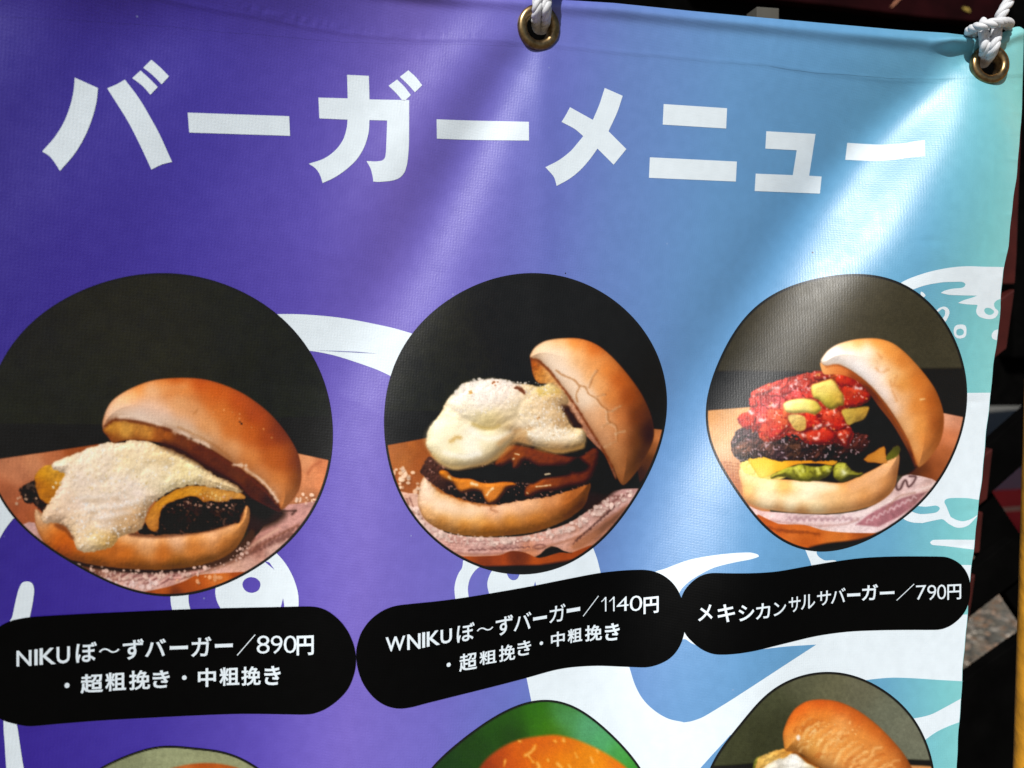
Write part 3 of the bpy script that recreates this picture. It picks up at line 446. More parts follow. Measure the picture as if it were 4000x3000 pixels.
def plate_salsa():
    s = Plate((2600, 1000, .7834), [(980,93),(1100,105),(1200,145),(1300,222),(1395,335),(1460,460),(1494,580),(1503,700),(1488,820),(1450,950),(1390,1085),(1300,1200),(1200,1295),(1090,1372),(970,1432),(860,1464),(750,1473),(650,1455),(560,1405),(460,1315),(360,1195),(275,1055),(218,910),(198,780),(208,690),(240,590),(285,475),(350,365),(450,255),(570,172),(700,122),(850,100)], 2.6)
    s.region(None, [(100,0),(1700,0),(1700,1700),(100,1700)], [(350,500,(46,42,30)),(600,300,(62,56,42)),(800,300,(70,64,48)),(1000,200,(66,60,44)),(1200,300,(56,52,38)),(1400,500,(60,56,42)),(700,520,(60,54,42))], k=0, mott=[(60,.06),(8,.10)], csoft=130)
    s.region('dark_backdrop', [(100,578),(400,574),(760,578),(1240,562),(1600,558),(1600,900),(100,900)], [(300,650,(17,14,13)),(1420,700,(16,14,13))], k=0, soft=14)
    s.region('table', [(150,790),(205,771),(430,752),(520,760),(520,1300),(300,1300),(150,1000)], [(240,800,(186,132,82)),(330,790,(200,150,100)),(260,880,(206,156,110)),(340,900,(210,162,116)),(290,980,(214,170,130)),(340,1020,(206,156,114)),(280,1060,(180,116,74)),(330,1120,(170,104,66)),(370,1200,(176,116,76)),(360,1060,(196,140,100))], k=0, mott=[(60,.08),(14,.05)], soft=5)
    for i in range(13):
        y = 1035 + i * 16; s.stroke([(250 + i * 9, y), (300 + i * 7, y - 6), (365, y + 2)], (130,72,42), 3.5, .45, 3, i)
    s.region('table', [(1340,775),(1384,783),(1520,810),(1470,960),(1400,1120),(1340,1150),(1180,1110),(1260,1040)], [(1410,810,(214,150,120)),(1450,830,(200,132,102)),(1420,900,(190,112,74)),(1400,980,(160,90,50)),(1360,1060,(140,76,40)),(1300,1090,(110,56,28)),(1240,1090,(70,36,20)),(1440,920,(196,120,82))], k=0, mott=[(40,.10)], soft=5)
    s.region('wrapping_paper', [(340,1235),(400,1240),(480,1272),(800,1290),(1000,1260),(1120,1180),(1180,1098),(1240,1092),(1360,1130),(1320,1200),(1200,1310),(1050,1378),(940,1390),(800,1380),(690,1352),(480,1348),(400,1290)],
        [(400,1270,(226,190,186)),(470,1310,(216,176,170)),(600,1320,(214,182,180)),(760,1330,(206,176,176)),(760,1370,(226,196,186)),(900,1310,(216,190,190)),(1000,1350,(222,196,196)),(1100,1240,(214,186,180)),(1200,1130,(206,176,172)),(1300,1150,(196,156,146)),(1180,1180,(200,166,160)),(1230,1220,(176,132,134)),(1120,1340,(206,172,172)),(900,1375,(226,200,196)),(1260,1110,(214,186,182))], k=3, mott=[(44,.08),(10,.05)], relief=[(30,.10,'n')], csoft=28)
    s.region(None, [(945,1340),(1010,1290),(1090,1240),(1190,1200),(1300,1175),(1240,1240),(1160,1300),(1060,1350)], [(1000,1330,(160,106,112)),(1150,1250,(150,98,104)),(1260,1200,(140,96,96))], k=0, soft=8, mott=[(14,.14)])
    for i in range(9):
        s.stroke([(1000 + i * 28, 1330 - i * 14), (1010 + i * 28, 1312 - i * 14), (1022 + i * 28, 1318 - i * 14)], (226,196,196), 4, .5, 2, i)
    for i in range(12):
        s.stroke([(600 + i * 30, 1318 - (i % 3) * 3), (615 + i * 30, 1306 - (i % 2) * 4), (625 + i * 30, 1316)], (150,112,118), 5, .5, 3, i)
    s.stroke([(430,1305),(600,1330),(760,1345),(900,1335),(960,1310)], (166,120,112), 5, .5, 2); s.stroke([(940,1300),(1060,1250),(1180,1195),(1340,1140)], (244,224,216), 8, .5, 3); s.stroke([(1100,1262),(1160,1200),(1240,1180)], (150,106,92), 5, .5, 2)
    s.stroke([(1145,1118),(1160,1166),(1192,1118),(1212,1150),(1246,1104),(1215,1098)], (70,44,44), 5, .85)
    s.region('table', [(440,1300),(560,1335),(690,1340),(780,1366),(860,1376),(940,1380),(1060,1380),(1120,1360),(1020,1410),(900,1440),(760,1450),(680,1470),(560,1430)], [(560,1375,(180,86,32)),(700,1390,(186,96,36)),(700,1430,(176,84,30)),(860,1410,(190,104,44)),(980,1400,(150,74,30)),(620,1400,(196,104,44))], k=3, mott=[(40,.12)])
    s.stroke([(500,1352),(600,1372),(700,1378),(760,1386)], (104,46,18), 7, .6, 3)
    s.region(None, [(700,1462),(800,1432),(960,1412),(1090,1372),(1200,1330),(1100,1420),(900,1490),(740,1500)], [(900,1450,(24,17,14))], soft=10)
    s.region('bun_shadow', [(960,830),(1000,740),(1030,680),(1100,740),(1180,870),(1250,1040),(1210,1085),(1150,1090),(1100,1010),(990,1000),(940,940)], [(1060,840,(18,11,9)),(1150,1000,(24,13,9)),(1000,960,(20,12,10))], soft=10)
    s.region('bun_shadow', [(420,900),(1000,860),(1160,940),(1165,1010),(1060,1080),(880,1140),(600,1120),(400,1080)], [(800,1000,(20,13,9)),(1100,1000,(24,14,10))], soft=8)
    s.region('bottom_bun', [(372,1055),(380,1150),(396,1218),(470,1256),(600,1277),(750,1286),(900,1276),(1040,1240),(1130,1172),(1156,1080),(1162,985),(1120,1010),(1060,1050),(980,1090),(880,1130),(740,1122),(560,1112),(450,1092)],
        [(385,1080,(226,186,130)),(400,1150,(216,160,96)),(420,1200,(212,156,96)),(420,1110,(232,200,146)),(500,1130,(236,206,150)),(480,1190,(240,216,176)),(520,1230,(238,214,176)),(600,1150,(220,156,84)),(620,1230,(240,222,186)),(660,1140,(232,196,150)),(700,1180,(240,220,186)),(740,1250,(236,206,160)),(760,1140,(236,206,164)),(840,1150,(222,170,120)),(820,1210,(226,180,130)),(860,1260,(214,160,104)),(920,1180,(216,160,110)),(900,1135,(196,130,74)),(960,1110,(206,146,92)),(1000,1220,(196,134,80)),(1040,1140,(206,150,104)),(1090,1060,(214,160,116)),(1140,1010,(206,150,104)),(1110,1130,(190,128,76)),(1090,1200,(170,108,60)),(1150,1080,(170,106,60)),(680,1278,(196,140,86)),(560,1262,(206,150,96))],
        mott=[(60,.05),(10,.03)], relief=[(22,.045,'n')], soft=5, edge=[(6,(160,96,46),.35)], csoft=26, dome=(50,.3), bright=1.04)
    s.region(None, [(640,1130),(760,1128),(850,1150),(800,1170),(700,1150)], [(720,1140,(248,228,196))], soft=26, alpha=.6)
    s.region(None, [(900,1140),(1000,1090),(1090,1050),(1120,1060),(1040,1120),(940,1170)], [(1000,1120,(216,160,120))], soft=20, alpha=.5)
    s.region('lettuce', [(372,1050),(395,1020),(430,1030),(470,1085),(560,1075),(600,1105),(500,1110),(400,1085)], [(400,1050,(226,206,110)),(440,1075,(232,214,130)),(520,1095,(206,180,96))], rag=3, relief=[(20,.2,'n')], soft=5)
    C0 = s.C; s.C = (2800, 1400, 700 / 2111)
    s.region('lettuce', [(630,1405),(700,1340),(790,1285),(900,1268),(1000,1250),(1100,1270),(1200,1275),(1290,1255),(1368,1272),(1350,1330),(1310,1380),(1220,1430),(1130,1440),(1060,1452),(960,1440),(880,1425),(800,1400),(720,1400)],
        [(700,1370,(166,150,60)),(800,1330,(140,140,44)),(900,1310,(176,172,66)),(960,1290,(190,186,84)),(1000,1350,(150,146,40)),(1060,1330,(110,108,26)),(1120,1340,(60,58,16)),(1080,1400,(166,160,56)),(1160,1400,(120,116,34)),(1240,1320,(160,156,50)),(1300,1290,(150,146,44)),(1280,1380,(110,106,30)),(900,1400,(120,116,36)),(1190,1290,(176,170,70))], rag=2, relief=[(40,.2,'n'),(14,.1,'n')], mott=[(14,.1)], soft=6, edge=[(6,(84,80,18),.45)], dome=(26,.5))
    s.region('lettuce', [(1368,1290),(1390,1250),(1440,1225),(1520,1232),(1550,1270),(1590,1320),(1660,1345),(1722,1350),(1690,1390),(1600,1410),(1540,1440),(1470,1462),(1400,1430),(1365,1370)], [(1420,1280,(150,146,44)),(1490,1340,(200,196,130)),(1440,1400,(120,116,30)),(1540,1300,(150,144,44)),(1620,1370,(110,104,34)),(1680,1360,(96,90,30)),(1500,1430,(100,96,26))], rag=2, relief=[(30,.18,'n')], soft=6, edge=[(6,(70,66,14),.5)], dome=(30,.6))
    s.stroke([(1485,1330),(1495,1350)], (246,246,216), 9, .7, 3)
    for a in ([(900,1320),(920,1370),(960,1410)], [(1100,1330),(1140,1360),(1150,1330)], [(1030,1280),(1040,1330)], [(1220,1300),(1250,1350)], [(800,1360),(850,1390)]): s.stroke(a, (70,66,16), 6, .6, 3, int(a[0][0]))
    for a in ([(930,1290),(950,1330),(980,1370)], [(1180,1300),(1200,1350)], [(1010,1300),(1015,1330)], [(1290,1290),(1310,1320)]): s.stroke(a, (214,210,120), 6, .55, 3, int(a[0][0]))
    s.C = C0
    s.region('yellow_cheese', [(412,1004),(480,1000),(530,1015),(600,1020),(720,1018),(830,1012),(856,1022),(830,1044),(760,1034),(660,1038),(580,1066),(520,1092),(474,1108),(450,1080),(430,1050)], [(430,1020,(236,186,60)),(480,1020,(238,190,66)),(500,1060,(240,200,84)),(480,1095,(240,206,110)),(560,1050,(226,170,44)),(660,1028,(216,140,30)),(780,1024,(206,126,26)),(830,1028,(200,140,40))], soft=5, mott=[(24,.05)], k=3, edge=[(4,(170,110,20),.4)])
    s.region('yellow_cheese', [(985,1015),(1040,975),(1088,948),(1095,985),(1102,1032),(1040,1030)], [(1020,1010,(176,112,40)),(1070,980,(196,126,46)),(1080,1020,(190,126,60))], k=2, soft=5, edge=[(5,(120,66,20),.4)])
    s.region('lettuce', [(1098,1010),(1130,960),(1162,945),(1165,985),(1130,1010)], [(1130,985,(96,96,30)),(1150,960,(60,56,20))], rag=3, soft=6)
    s.region('patty', [(325,935),(345,890),(365,866),(430,856),(500,880),(600,868),(700,895),(820,930),(940,885),(1000,890),(1015,920),(1000,965),(940,990),(870,1018),(750,1022),(620,1016),(560,1022),(500,1000),(420,1012),(372,1022),(335,985)],
        [(350,910,(54,38,38)),(400,880,(70,52,54)),(440,890,(86,66,66)),(345,960,(96,64,48)),(390,970,(104,68,50)),(450,950,(70,46,40)),(520,960,(92,60,50)),(560,900,(30,24,22)),(620,880,(20,18,18)),(560,990,(60,40,44)),(640,960,(70,44,30)),(700,960,(46,28,26)),(760,990,(56,32,26)),(820,980,(24,16,13)),(900,970,(48,24,20)),(960,930,(64,30,26)),(860,1005,(40,22,16)),(380,1010,(40,32,26))],
        rag=6, mott=[(34,.2)], relief=[(22,.5,'n'),(10,.4,'n'),(6,.25,'n')], facet=[(44,.35,.35)], spec=[(10,.70,(206,180,190),.55)], soft=5, csoft=20, dome=(24,.4))
    s.region('salsa', [(430,680),(470,655),(520,636),(600,608),(680,590),(740,576),(772,572),(800,590),(850,588),(930,600),(985,640),(1018,668),(1012,720),(960,752),(905,765),(920,840),(935,890),(905,950),(860,930),(800,942),(700,932),(650,890),(600,895),(560,918),(500,925),(465,905),(455,870),(400,850),(368,838),(360,808),(410,775),(425,740),(415,715)],
        [(450,690,(184,56,40)),(500,660,(196,66,56)),(560,640,(200,74,60)),(640,620,(196,72,56)),(720,600,(176,64,46)),(770,585,(150,60,44)),(640,670,(206,80,80)),(560,710,(206,84,86)),(480,740,(200,70,70)),(430,760,(190,50,40)),(390,820,(196,52,24)),(460,810,(196,80,76)),(540,790,(214,104,90)),(560,830,(222,104,64)),(520,880,(214,84,54)),(580,880,(196,54,46)),(620,820,(220,106,64)),(640,760,(200,84,70)),(720,660,(170,56,44)),(900,620,(150,30,16)),(960,660,(150,34,20)),(900,680,(180,46,24)),(990,700,(140,30,18)),(930,720,(166,40,20)),(960,740,(180,60,24)),(850,600,(190,90,40)),(820,880,(170,36,20)),(880,920,(120,26,16)),(900,850,(140,34,18)),(760,900,(160,36,18))],
        rag=5, mott=[(30,.10)], relief=[(18,.18,'n'),(8,.12,'n')], facet=[(58,.35,.35)], spec=[(11,.74,(250,214,214),.5)], soft=5, csoft=20, dome=(40,.3))
    C0 = s.C; s.C = (2800, 1400, 700 / 2111)
    for o, cs, kw in (
        ([(250,705),(300,650),(360,640),(430,660),(470,720),(430,800),(350,830),(300,815)], [(290,710,(206,50,22)),(400,690,(226,90,60)),(350,790,(190,44,22)),(440,740,(200,60,40))], {}),
        ([(590,612),(700,600),(830,612),(860,700),(850,800),(770,890),(690,965),(600,950),(520,880),(480,860),(560,760)], [(640,640,(222,110,84)),(760,700,(226,116,70)),(820,780,(210,100,50)),(640,800,(214,90,70)),(580,880,(222,110,76)),(700,900,(186,50,50)),(740,860,(170,40,44)),(620,920,(196,60,60))], dict(soft=14)),
        ([(388,500),(430,470),(470,500),(480,560),(430,590),(390,570)], [(420,520,(206,40,22)),(450,500,(236,120,100))], {}),
        ([(440,380),(560,320),(640,290),(700,330),(640,400),(540,440),(450,440)], [(500,360,(206,96,60)),(600,330,(206,80,66)),(520,420,(190,70,70))], dict(soft=14)),
        ([(1130,220),(1180,150),(1260,185),(1340,230),(1300,250),(1180,270)], [(1190,180,(170,66,50)),(1300,230,(150,46,30))], dict(soft=10)),
        ([(1400,230),(1500,190),(1600,240),(1700,330),(1660,380),(1540,340),(1440,320)], [(1460,240,(200,60,30)),(1600,300,(160,34,20)),(1680,350,(140,30,20))], dict(soft=8)),
        ([(1480,330),(1580,340),(1720,370),(1810,430),(1760,520),(1640,560),(1500,570),(1480,470)], [(1520,400,(186,54,30)),(1640,400,(206,90,56)),(1740,450,(150,30,18)),(1600,520,(166,34,20))], dict(soft=8))):
        s.region('salsa', o, cs, k=3, rag=2, **{**dict(soft=6), **kw}, relief=[(20,.10,'n')], mott=[(16,.08)], edge=[(6,(120,26,18),.35)], dome=(16,.5), bright=np.array((.92,.86,.84)), spec=[(14,.74,(252,220,214),.5)], seed=len(o) * 7 + int(o[0][0]))
    s.specks([(470,470),(560,350),(900,240),(1080,260),(1000,420),(700,540),(560,600),(480,720),(400,640)], 50, (240,176,176), (2.5,6), 71, .5, False)
    for a in ([(640,550),(690,560)], [(400,630),(420,650)], [(940,260),(970,300)], [(520,730),(560,720)], [(880,330),(940,300)], [(660,350),(720,340)], [(1630,340),(1690,350)]): s.stroke(a, (252,224,222), 7, .75, 4, int(a[0][0]))
    s.C = C0
    s.specks([(470,680),(640,620),(740,600),(700,680),(560,740),(450,800)], 30, (236,170,166), (2.5,5), 31, .5, False)
    s.C = (2800, 1400, 700 / 2111)
    for o, cs in (
        ([(1010,870),(1130,820),(1280,800),(1400,880),(1400,960),(1330,1010),(1200,1015),(1060,985),(1000,930)], [(1060,920,(206,84,50)),(1170,870,(206,60,40)),(1250,860,(214,70,46)),(1200,980,(160,28,16)),(1330,940,(150,26,16))]),
        ([(1255,640),(1330,600),(1400,590),(1460,640),(1500,700),(1535,800),(1480,850),(1400,870),(1310,820),(1240,730)], [(1300,650,(206,96,66)),(1390,620,(214,110,70)),(1350,720,(206,50,30)),(1450,760,(206,40,24)),(1480,820,(170,30,18)),(1300,780,(190,36,22))]),
        ([(930,770),(1000,680),(1075,605),(1160,640),(1200,700),(1255,790),(1180,840),(1090,850),(1000,880),(960,830)], [(990,760,(214,56,30)),(1080,660,(220,66,40)),(1140,720,(206,44,26)),(1200,780,(190,36,24)),(1050,840,(196,40,24)),(1000,820,(206,60,40))]),
        ([(1390,890),(1440,850),(1510,838),(1585,870),(1590,910),(1560,980),(1545,1060),(1490,1040),(1440,970)], [(1440,880,(190,66,40)),(1540,880,(196,70,44)),(1520,960,(150,36,20)),(1530,1040,(120,30,18))])):
        s.region('tomato', o, cs, k=2, rag=2, soft=5, relief=[(26,.12,'n')], mott=[(18,.07)], edge=[(5,(110,18,10),.45)], dome=(22,.55), bright=np.array((.92,.9,.9)), spec=[(15,.76,(252,210,196),.5)], seed=int(o[0][0]))
    for a, wd in (([(1150,830),(1180,800),(1220,790)], 7), ([(1270,790),(1310,770),(1340,775)], 6), ([(1140,940),(1180,945)], 6), ([(1010,890),(1030,910)], 6), ([(1480,960),(1500,980)], 5), ([(1380,600),(1390,640)], 5), ([(1440,900),(1460,890)], 5)):
        s.stroke(a, (252,216,206), wd, .8, 3, int(a[0][0]))
    for a in ([(1250,790),(1310,830),(1380,870)], [(1010,880),(1100,850),(1200,840)], [(1400,880),(1420,960),(1470,1020)]): s.stroke(a, (90,14,10), 7, .5, 3)
    s.C = C0
    area = [(425,690),(520,640),(640,600),(760,575),(900,600),(1015,665),(1005,730),(915,770),(925,880),(890,930),(700,930),(560,912),(470,900),(370,840),(365,812),(415,770)]
    for n, c, rr, sd in ((190, (140,28,20), (3,10), 91), (130, (190,52,36), (3,9), 92), (60, (214,110,84), (2.5,6), 93), (24, (250,206,196), (2,4.5), 94), (30, (226,170,90), (3,6), 95)):
        s.specks(area, n, c, rr, sd, .62, n > 100)
    s.region('avocado', [(585,745),(598,728),(640,715),(700,711),(745,722),(768,745),(775,768),(745,790),(700,782),(640,786),(598,776)], [(610,750,(240,234,170)),(660,735,(242,234,150)),(700,760,(238,228,150)),(740,740,(200,186,90)),(755,770,(160,140,50)),(650,778,(206,190,106))], soft=8, relief=[(30,.08,'n')], edge=[(5,(150,126,50),.4)], dome=(20,.4), bright=np.array((1.05,1.0,.95)))
    s.region('avocado', [(610,800),(640,790),(690,800),(700,840),(690,868),(650,870),(620,830)], [(640,810,(216,186,120)),(670,840,(190,150,80)),(660,860,(150,120,60))], soft=6, relief=[(16,.2,'n')])
    s.region('avocado', [(724,650),(760,632),(822,614),(845,630),(868,668),(886,695),(887,742),(862,748),(834,766),(800,755),(765,720),(735,705)], [(745,650,(216,196,120)),(800,635,(222,190,110)),(835,650,(226,206,120)),(740,690,(226,214,120)),(780,690,(232,222,140)),(760,712,(170,160,60)),(800,730,(136,132,40)),(840,755,(120,112,40)),(850,700,(206,170,76)),(880,710,(196,156,76)),(830,720,(176,160,66)),(868,740,(150,126,50))], k=3, soft=8, relief=[(30,.10,'n')], mott=[(20,.07)], edge=[(5,(140,110,40),.4)], dome=(20,.4), bright=np.array((1.05,1.0,.95)))
    s.region('avocado', [(878,768),(940,758),(1010,750),(1006,780),(985,815),(940,830),(908,842),(890,810)], [(900,780,(196,166,76)),(950,770,(200,160,70)),(1000,765,(176,130,50)),(920,820,(180,150,70)),(970,815,(110,84,36)),(945,800,(140,110,46))], k=3, soft=8, relief=[(24,.12,'n')])
    s.region('cut_face', [(772,530),(790,545),(850,540),(930,575),(1010,640),(1085,725),(1150,820),(1215,930),(1255,1040),(1240,1052),(1200,960),(1130,840),(1060,750),(1010,680),(960,628),(900,600),(850,590),(790,590),(774,560)], [(790,560,(222,156,96)),(830,565,(206,126,66)),(870,580,(200,110,54)),(940,610,(130,60,26)),(1020,680,(90,40,18)),(1100,780,(110,54,26)),(1180,900,(110,56,30)),(1240,1030,(70,32,16))], soft=5)
    s.region('top_bun', [(773,528),(785,500),(812,468),(862,438),(950,415),(1050,411),(1130,434),(1202,490),(1292,590),(1352,682),(1386,800),(1370,920),(1312,1010),(1265,1052),(1246,1030),(1212,930),(1152,820),(1084,722),(1012,640),(930,575),(860,542),(800,548)],
        [(790,520,(246,226,206)),(840,490,(250,238,228)),(860,530,(250,240,232)),(900,450,(240,196,140)),(960,430,(222,150,76)),(1050,425,(212,130,56)),(920,500,(250,242,238)),(1000,480,(244,222,206)),(960,560,(250,244,240)),(1010,610,(248,238,234)),(1060,520,(232,186,136)),(1110,480,(212,132,60)),(1180,520,(202,120,52)),(1060,600,(246,226,210)),(1080,690,(244,226,216)),(1130,600,(228,176,120)),(1180,640,(206,132,62)),(1260,620,(196,112,46)),(1130,740,(236,206,184)),(1180,720,(220,160,108)),(1250,740,(204,124,56)),(1330,720,(170,90,34)),(1200,850,(222,166,116)),(1270,850,(212,138,70)),(1350,840,(160,84,34)),(1240,950,(216,154,98)),(1300,930,(200,122,58)),(1350,930,(170,94,42)),(1260,1030,(196,130,74)),(1300,1000,(196,122,64))],
        mott=[(60,.03),(10,.02)], relief=[(24,.03,'n')], soft=5, edge=[(6,(150,84,36),.3)], csoft=28, dome=(80,.26), bright=np.array((1.04,1.03,1.03)))
    s.stroke([(800,552),(860,545),(930,580),(1012,646),(1084,728),(1150,826),(1212,936),(1248,1036)], (150,76,30), 5, .6, 2)
    for q in ([(1120,620),(1135,680),(1150,720)], [(1150,600),(1140,640),(1165,650)], [(1050,560),(1070,580),(1110,565)], [(1060,490),(1075,510)]):
        s.stroke(q, (200,130,74), 6, .4, 3)
    s.stroke([(1270,716),(1290,712)], (246,206,150), 4, .7, 2)
    s.finish(); return s

def plate_lower_left():
    s = Plate((0, 2200, .7233), [(390,1240),(460,1165),(550,1106),(640,1050),(760,1005),(900,988),(1040,990),(1180,1010),(1300,1050),(1390,1100),(1480,1170),(1560,1260),(1630,1420),(1630,1600),(1540,1780),(1350,1920),(1060,1980),(760,1930),(520,1800),(390,1600),(345,1400)], 4., 3330)
    s.region(None, [(200,900),(1800,900),(1800,2100),(200,2100)], [(600,1080,(122,126,96)),(900,1020,(142,146,112)),(1200,1040,(140,142,108)),(1350,1090,(132,134,102))], k=0, mott=[(60,.04),(9,.10)], csoft=90)
    s.region('top_bun', [(700,1250),(780,1170),(900,1115),(1000,1088),(1100,1078),(1200,1084),(1300,1110),(1420,1180),(1500,1300),(1480,1500),(1200,1620),(800,1600),(680,1420)], [(940,1110,(176,96,46)),(1080,1092,(170,80,28)),(1200,1096,(168,84,32)),(1000,1110,(190,104,50)),(1100,1300,(200,120,60)),(800,1300,(200,130,70)),(1400,1300,(160,84,36))], mott=[(40,.06)], soft=5, edge=[(8,(120,60,24),.3)])
    s.finish(); return s

def plate_green():
    s = Plate((1600, 2600, .4973), [(20,1050),(80,920),(175,804),(280,690),(420,565),(600,440),(780,340),(950,278),(1050,264),(1170,281),(1330,340),(1480,440),(1620,570),(1730,690),(1815,804),(1900,960),(1960,1150),(1960,1400),(1850,1650),(1600,1850),(1250,1950),(800,1950),(400,1820),(120,1600),(0,1330)], 4., 3330)
    s.region(None, [(-200,0),(2200,0),(2200,2200),(-200,2200)], [(250,780,(28,56,14)),(500,600,(32,60,14)),(600,500,(36,72,18)),(800,400,(40,80,18)),(800,540,(34,62,14)),(1000,330,(48,100,24)),(1050,450,(52,104,20)),(1130,500,(62,100,20)),(1200,420,(78,138,92)),(1400,480,(80,140,100)),(1500,600,(78,146,96)),(1650,700,(70,140,70)),(1750,790,(60,130,50)),(1200,320,(64,116,60))], k=0, mott=[(90,.05),(10,.06)], csoft=40)
    s.region('top_bun', [(480,960),(550,800),(620,715),(740,630),(880,575),(1050,549),(1160,545),(1300,578),(1450,640),(1580,712),(1700,800),(1790,920),(1800,1150),(1650,1350),(1100,1450),(600,1350),(450,1150)],
        [(600,770,(130,52,10)),(700,680,(158,66,12)),(850,620,(186,86,14)),(1000,580,(190,90,16)),(1150,560,(200,98,16)),(1250,600,(206,108,18)),(1400,640,(210,124,30)),(1550,720,(208,118,20)),(1660,790,(196,100,16)),(900,720,(196,94,16)),(800,780,(176,78,14)),(1050,750,(206,110,20)),(1250,750,(212,122,26)),(1450,760,(214,130,34)),(1000,1000,(200,110,30)),(1500,1000,(206,120,30))], mott=[(40,.07),(12,.04)], soft=12, csoft=40)
    for q, wd in (([(985,630),(960,670),(930,695),(905,705)], 6), ([(930,700),(955,735),(970,755)], 4), ([(1000,765),(1020,795),(1010,810)], 6), ([(1085,735),(1088,750)], 4), ([(1140,590),(1150,598)], 5), ([(1205,580),(1212,590)], 6), ([(1300,690),(1315,720)], 4), ([(1160,770),(1185,790),(1195,804)], 6), ([(1420,720),(1440,760)], 4), ([(750,740),(740,790)], 4), ([(860,590),(870,594)], 4), ([(1470,665),(1480,680)], 4), ([(1250,780),(1260,804)], 5)):
        s.stroke(q, (238,176,96), wd, .75, 2)
    s.finish(); return s

def plate_cream():
    s = Plate((2600, 2400, .5877), [(250,1200),(300,1021),(390,860),(500,710),(640,560),(780,457),(930,395),(1080,381),(1200,395),(1350,445),(1480,522),(1600,630),(1690,760),(1750,900),(1780,1021),(1790,1200),(1720,1420),(1550,1600),(1300,1720),(1000,1750),(650,1680),(400,1500),(270,1350)], 3., 3330)
    s.region(None, [(100,200),(2000,200),(2000,2000),(100,2000)], [(450,850,(58,60,40)),(700,600,(66,68,48)),(900,450,(84,84,64)),(1100,430,(94,92,70)),(1300,480,(94,92,74)),(1500,650,(98,100,84)),(1650,800,(104,104,88)),(600,850,(52,54,36)),(750,700,(54,56,38)),(1600,900,(100,102,86))], k=0, mott=[(70,.06),(9,.10)], csoft=60)
    s.region('dark_backdrop', [(250,1010),(450,1000),(620,985),(700,1000),(700,1300),(200,1300)], [(500,1040,(17,17,11))], k=0, soft=10)
    s.region('dark_backdrop', [(1600,962),(1660,965),(1850,972),(1850,1015),(1600,1005)], [(1700,985,(18,17,13))], k=0, soft=8)
    s.region('table', [(1600,1000),(1700,1004),(1850,1016),(1850,1300),(1600,1300)], [(1660,1012,(186,130,80)),(1700,1200,(190,130,84))], k=0, soft=8)
    s.region('table', [(200,1180),(900,1150),(1700,1150),(1800,1300),(1800,1800),(200,1800)], [(800,1300,(180,120,80))], k=0, soft=8, mott=[(50,.1)])
    s.region('lettuce', [(585,985),(600,955),(640,940),(660,1000),(660,1080),(590,1060)], [(610,990,(96,100,36)),(640,960,(150,140,60))], rag=5, soft=6, relief=[(16,.3,'n')])
    s.region('filling', [(610,960),(680,920),(760,895),(830,890),(900,930),(1000,1000),(1060,1080),(1000,1200),(700,1200),(600,1090)], [(640,960,(206,160,84)),(720,930,(200,150,76)),(780,905,(206,146,70)),(690,960,(216,180,106)),(850,910,(206,130,50)),(960,990,(190,120,50)),(660,1010,(196,150,80)),(900,1100,(200,150,90))], rag=4, relief=[(26,.25,'n'),(12,.15,'n')], soft=5)
    s.region('cream', [(640,1030),(690,985),(740,960),(790,950),(830,928),(868,925),(900,950),(935,985),(985,1012),(1040,1060),(1000,1150),(700,1150),(640,1090)], [(700,1000,(236,222,196)),(760,970,(238,232,220)),(830,945,(242,240,234)),(870,960,(240,238,232)),(900,990,(236,230,216)),(760,1010,(216,206,186)),(960,1015,(226,206,166)),(840,1010,(226,222,212))], relief=[(60,.24,'n'),(24,.10,'n')], rag=3, soft=5, edge=[(6,(190,150,90),.4)])
    s.region(None, [(840,912),(900,925),(960,972),(1030,1010),(1080,1030),(1000,1010),(930,975),(880,935)], [(930,960,(90,46,14))], soft=14, alpha=.9)
    s.region('top_bun', [(795,905),(782,850),(778,790),(800,720),(825,670),(862,622),(935,577),(1030,564),(1150,580),(1280,640),(1400,730),(1500,830),(1580,925),(1635,1021),(1660,1120),(1620,1220),(1300,1150),(1120,1060),(1020,1010),(965,975),(900,925),(840,908)],
        [(800,760,(190,104,40)),(830,690,(190,92,34)),(900,620,(182,84,30)),(1030,580,(176,80,30)),(1150,600,(176,84,32)),(1280,660,(182,92,36)),(1400,750,(186,98,38)),(1500,850,(180,94,38)),(1590,960,(170,92,40)),(830,800,(206,132,62)),(870,830,(222,160,96)),(820,870,(206,140,62)),(880,880,(214,150,72)),(900,760,(212,136,62)),(960,700,(212,130,58)),(1050,680,(206,122,52)),(940,900,(220,160,84)),(1000,850,(222,162,90)),(1060,780,(220,150,80)),(1150,740,(220,152,88)),(1050,930,(226,170,104)),(1150,860,(214,142,72)),(1200,950,(218,152,84)),(1300,840,(210,136,68)),(1400,900,(208,134,68)),(1300,980,(214,150,86)),(1500,970,(200,126,62)),(1100,990,(216,156,92)),(980,965,(190,120,50)),(1200,1020,(206,140,80))],
        mott=[(60,.05),(10,.03)], relief=[(30,.05,'n')], soft=5, edge=[(6,(130,64,24),.3)], csoft=30, dome=(70,.35), bright=np.array((1.0,.97,.95)))
    # stretched glossy ridges across the roll
    for i in range(17):
        x = 850 + i * 46; y = 705 + i * 27; L = 150 - 3 * i
        pts = [(x - 20, y + L * .9), (x, y + L * .55), (x + 22, y + L * .25), (x + 60, y + 4), (x + 96, y - 18)]
        s.stroke(pts[i % 2:5 - (i * 7) % 2], (166,86,30), 8, .12 + .16 * ((i * 5) % 7) / 7, 6, i); s.stroke([(a + 14 + (i * 11) % 9, b + 6) for a, b in pts[(i * 3) % 2:]], (250,208,146), 6, .15 + .4 * ((i * 3) % 5) / 5, 5, i + 40)
    rs = np.random.RandomState(5)
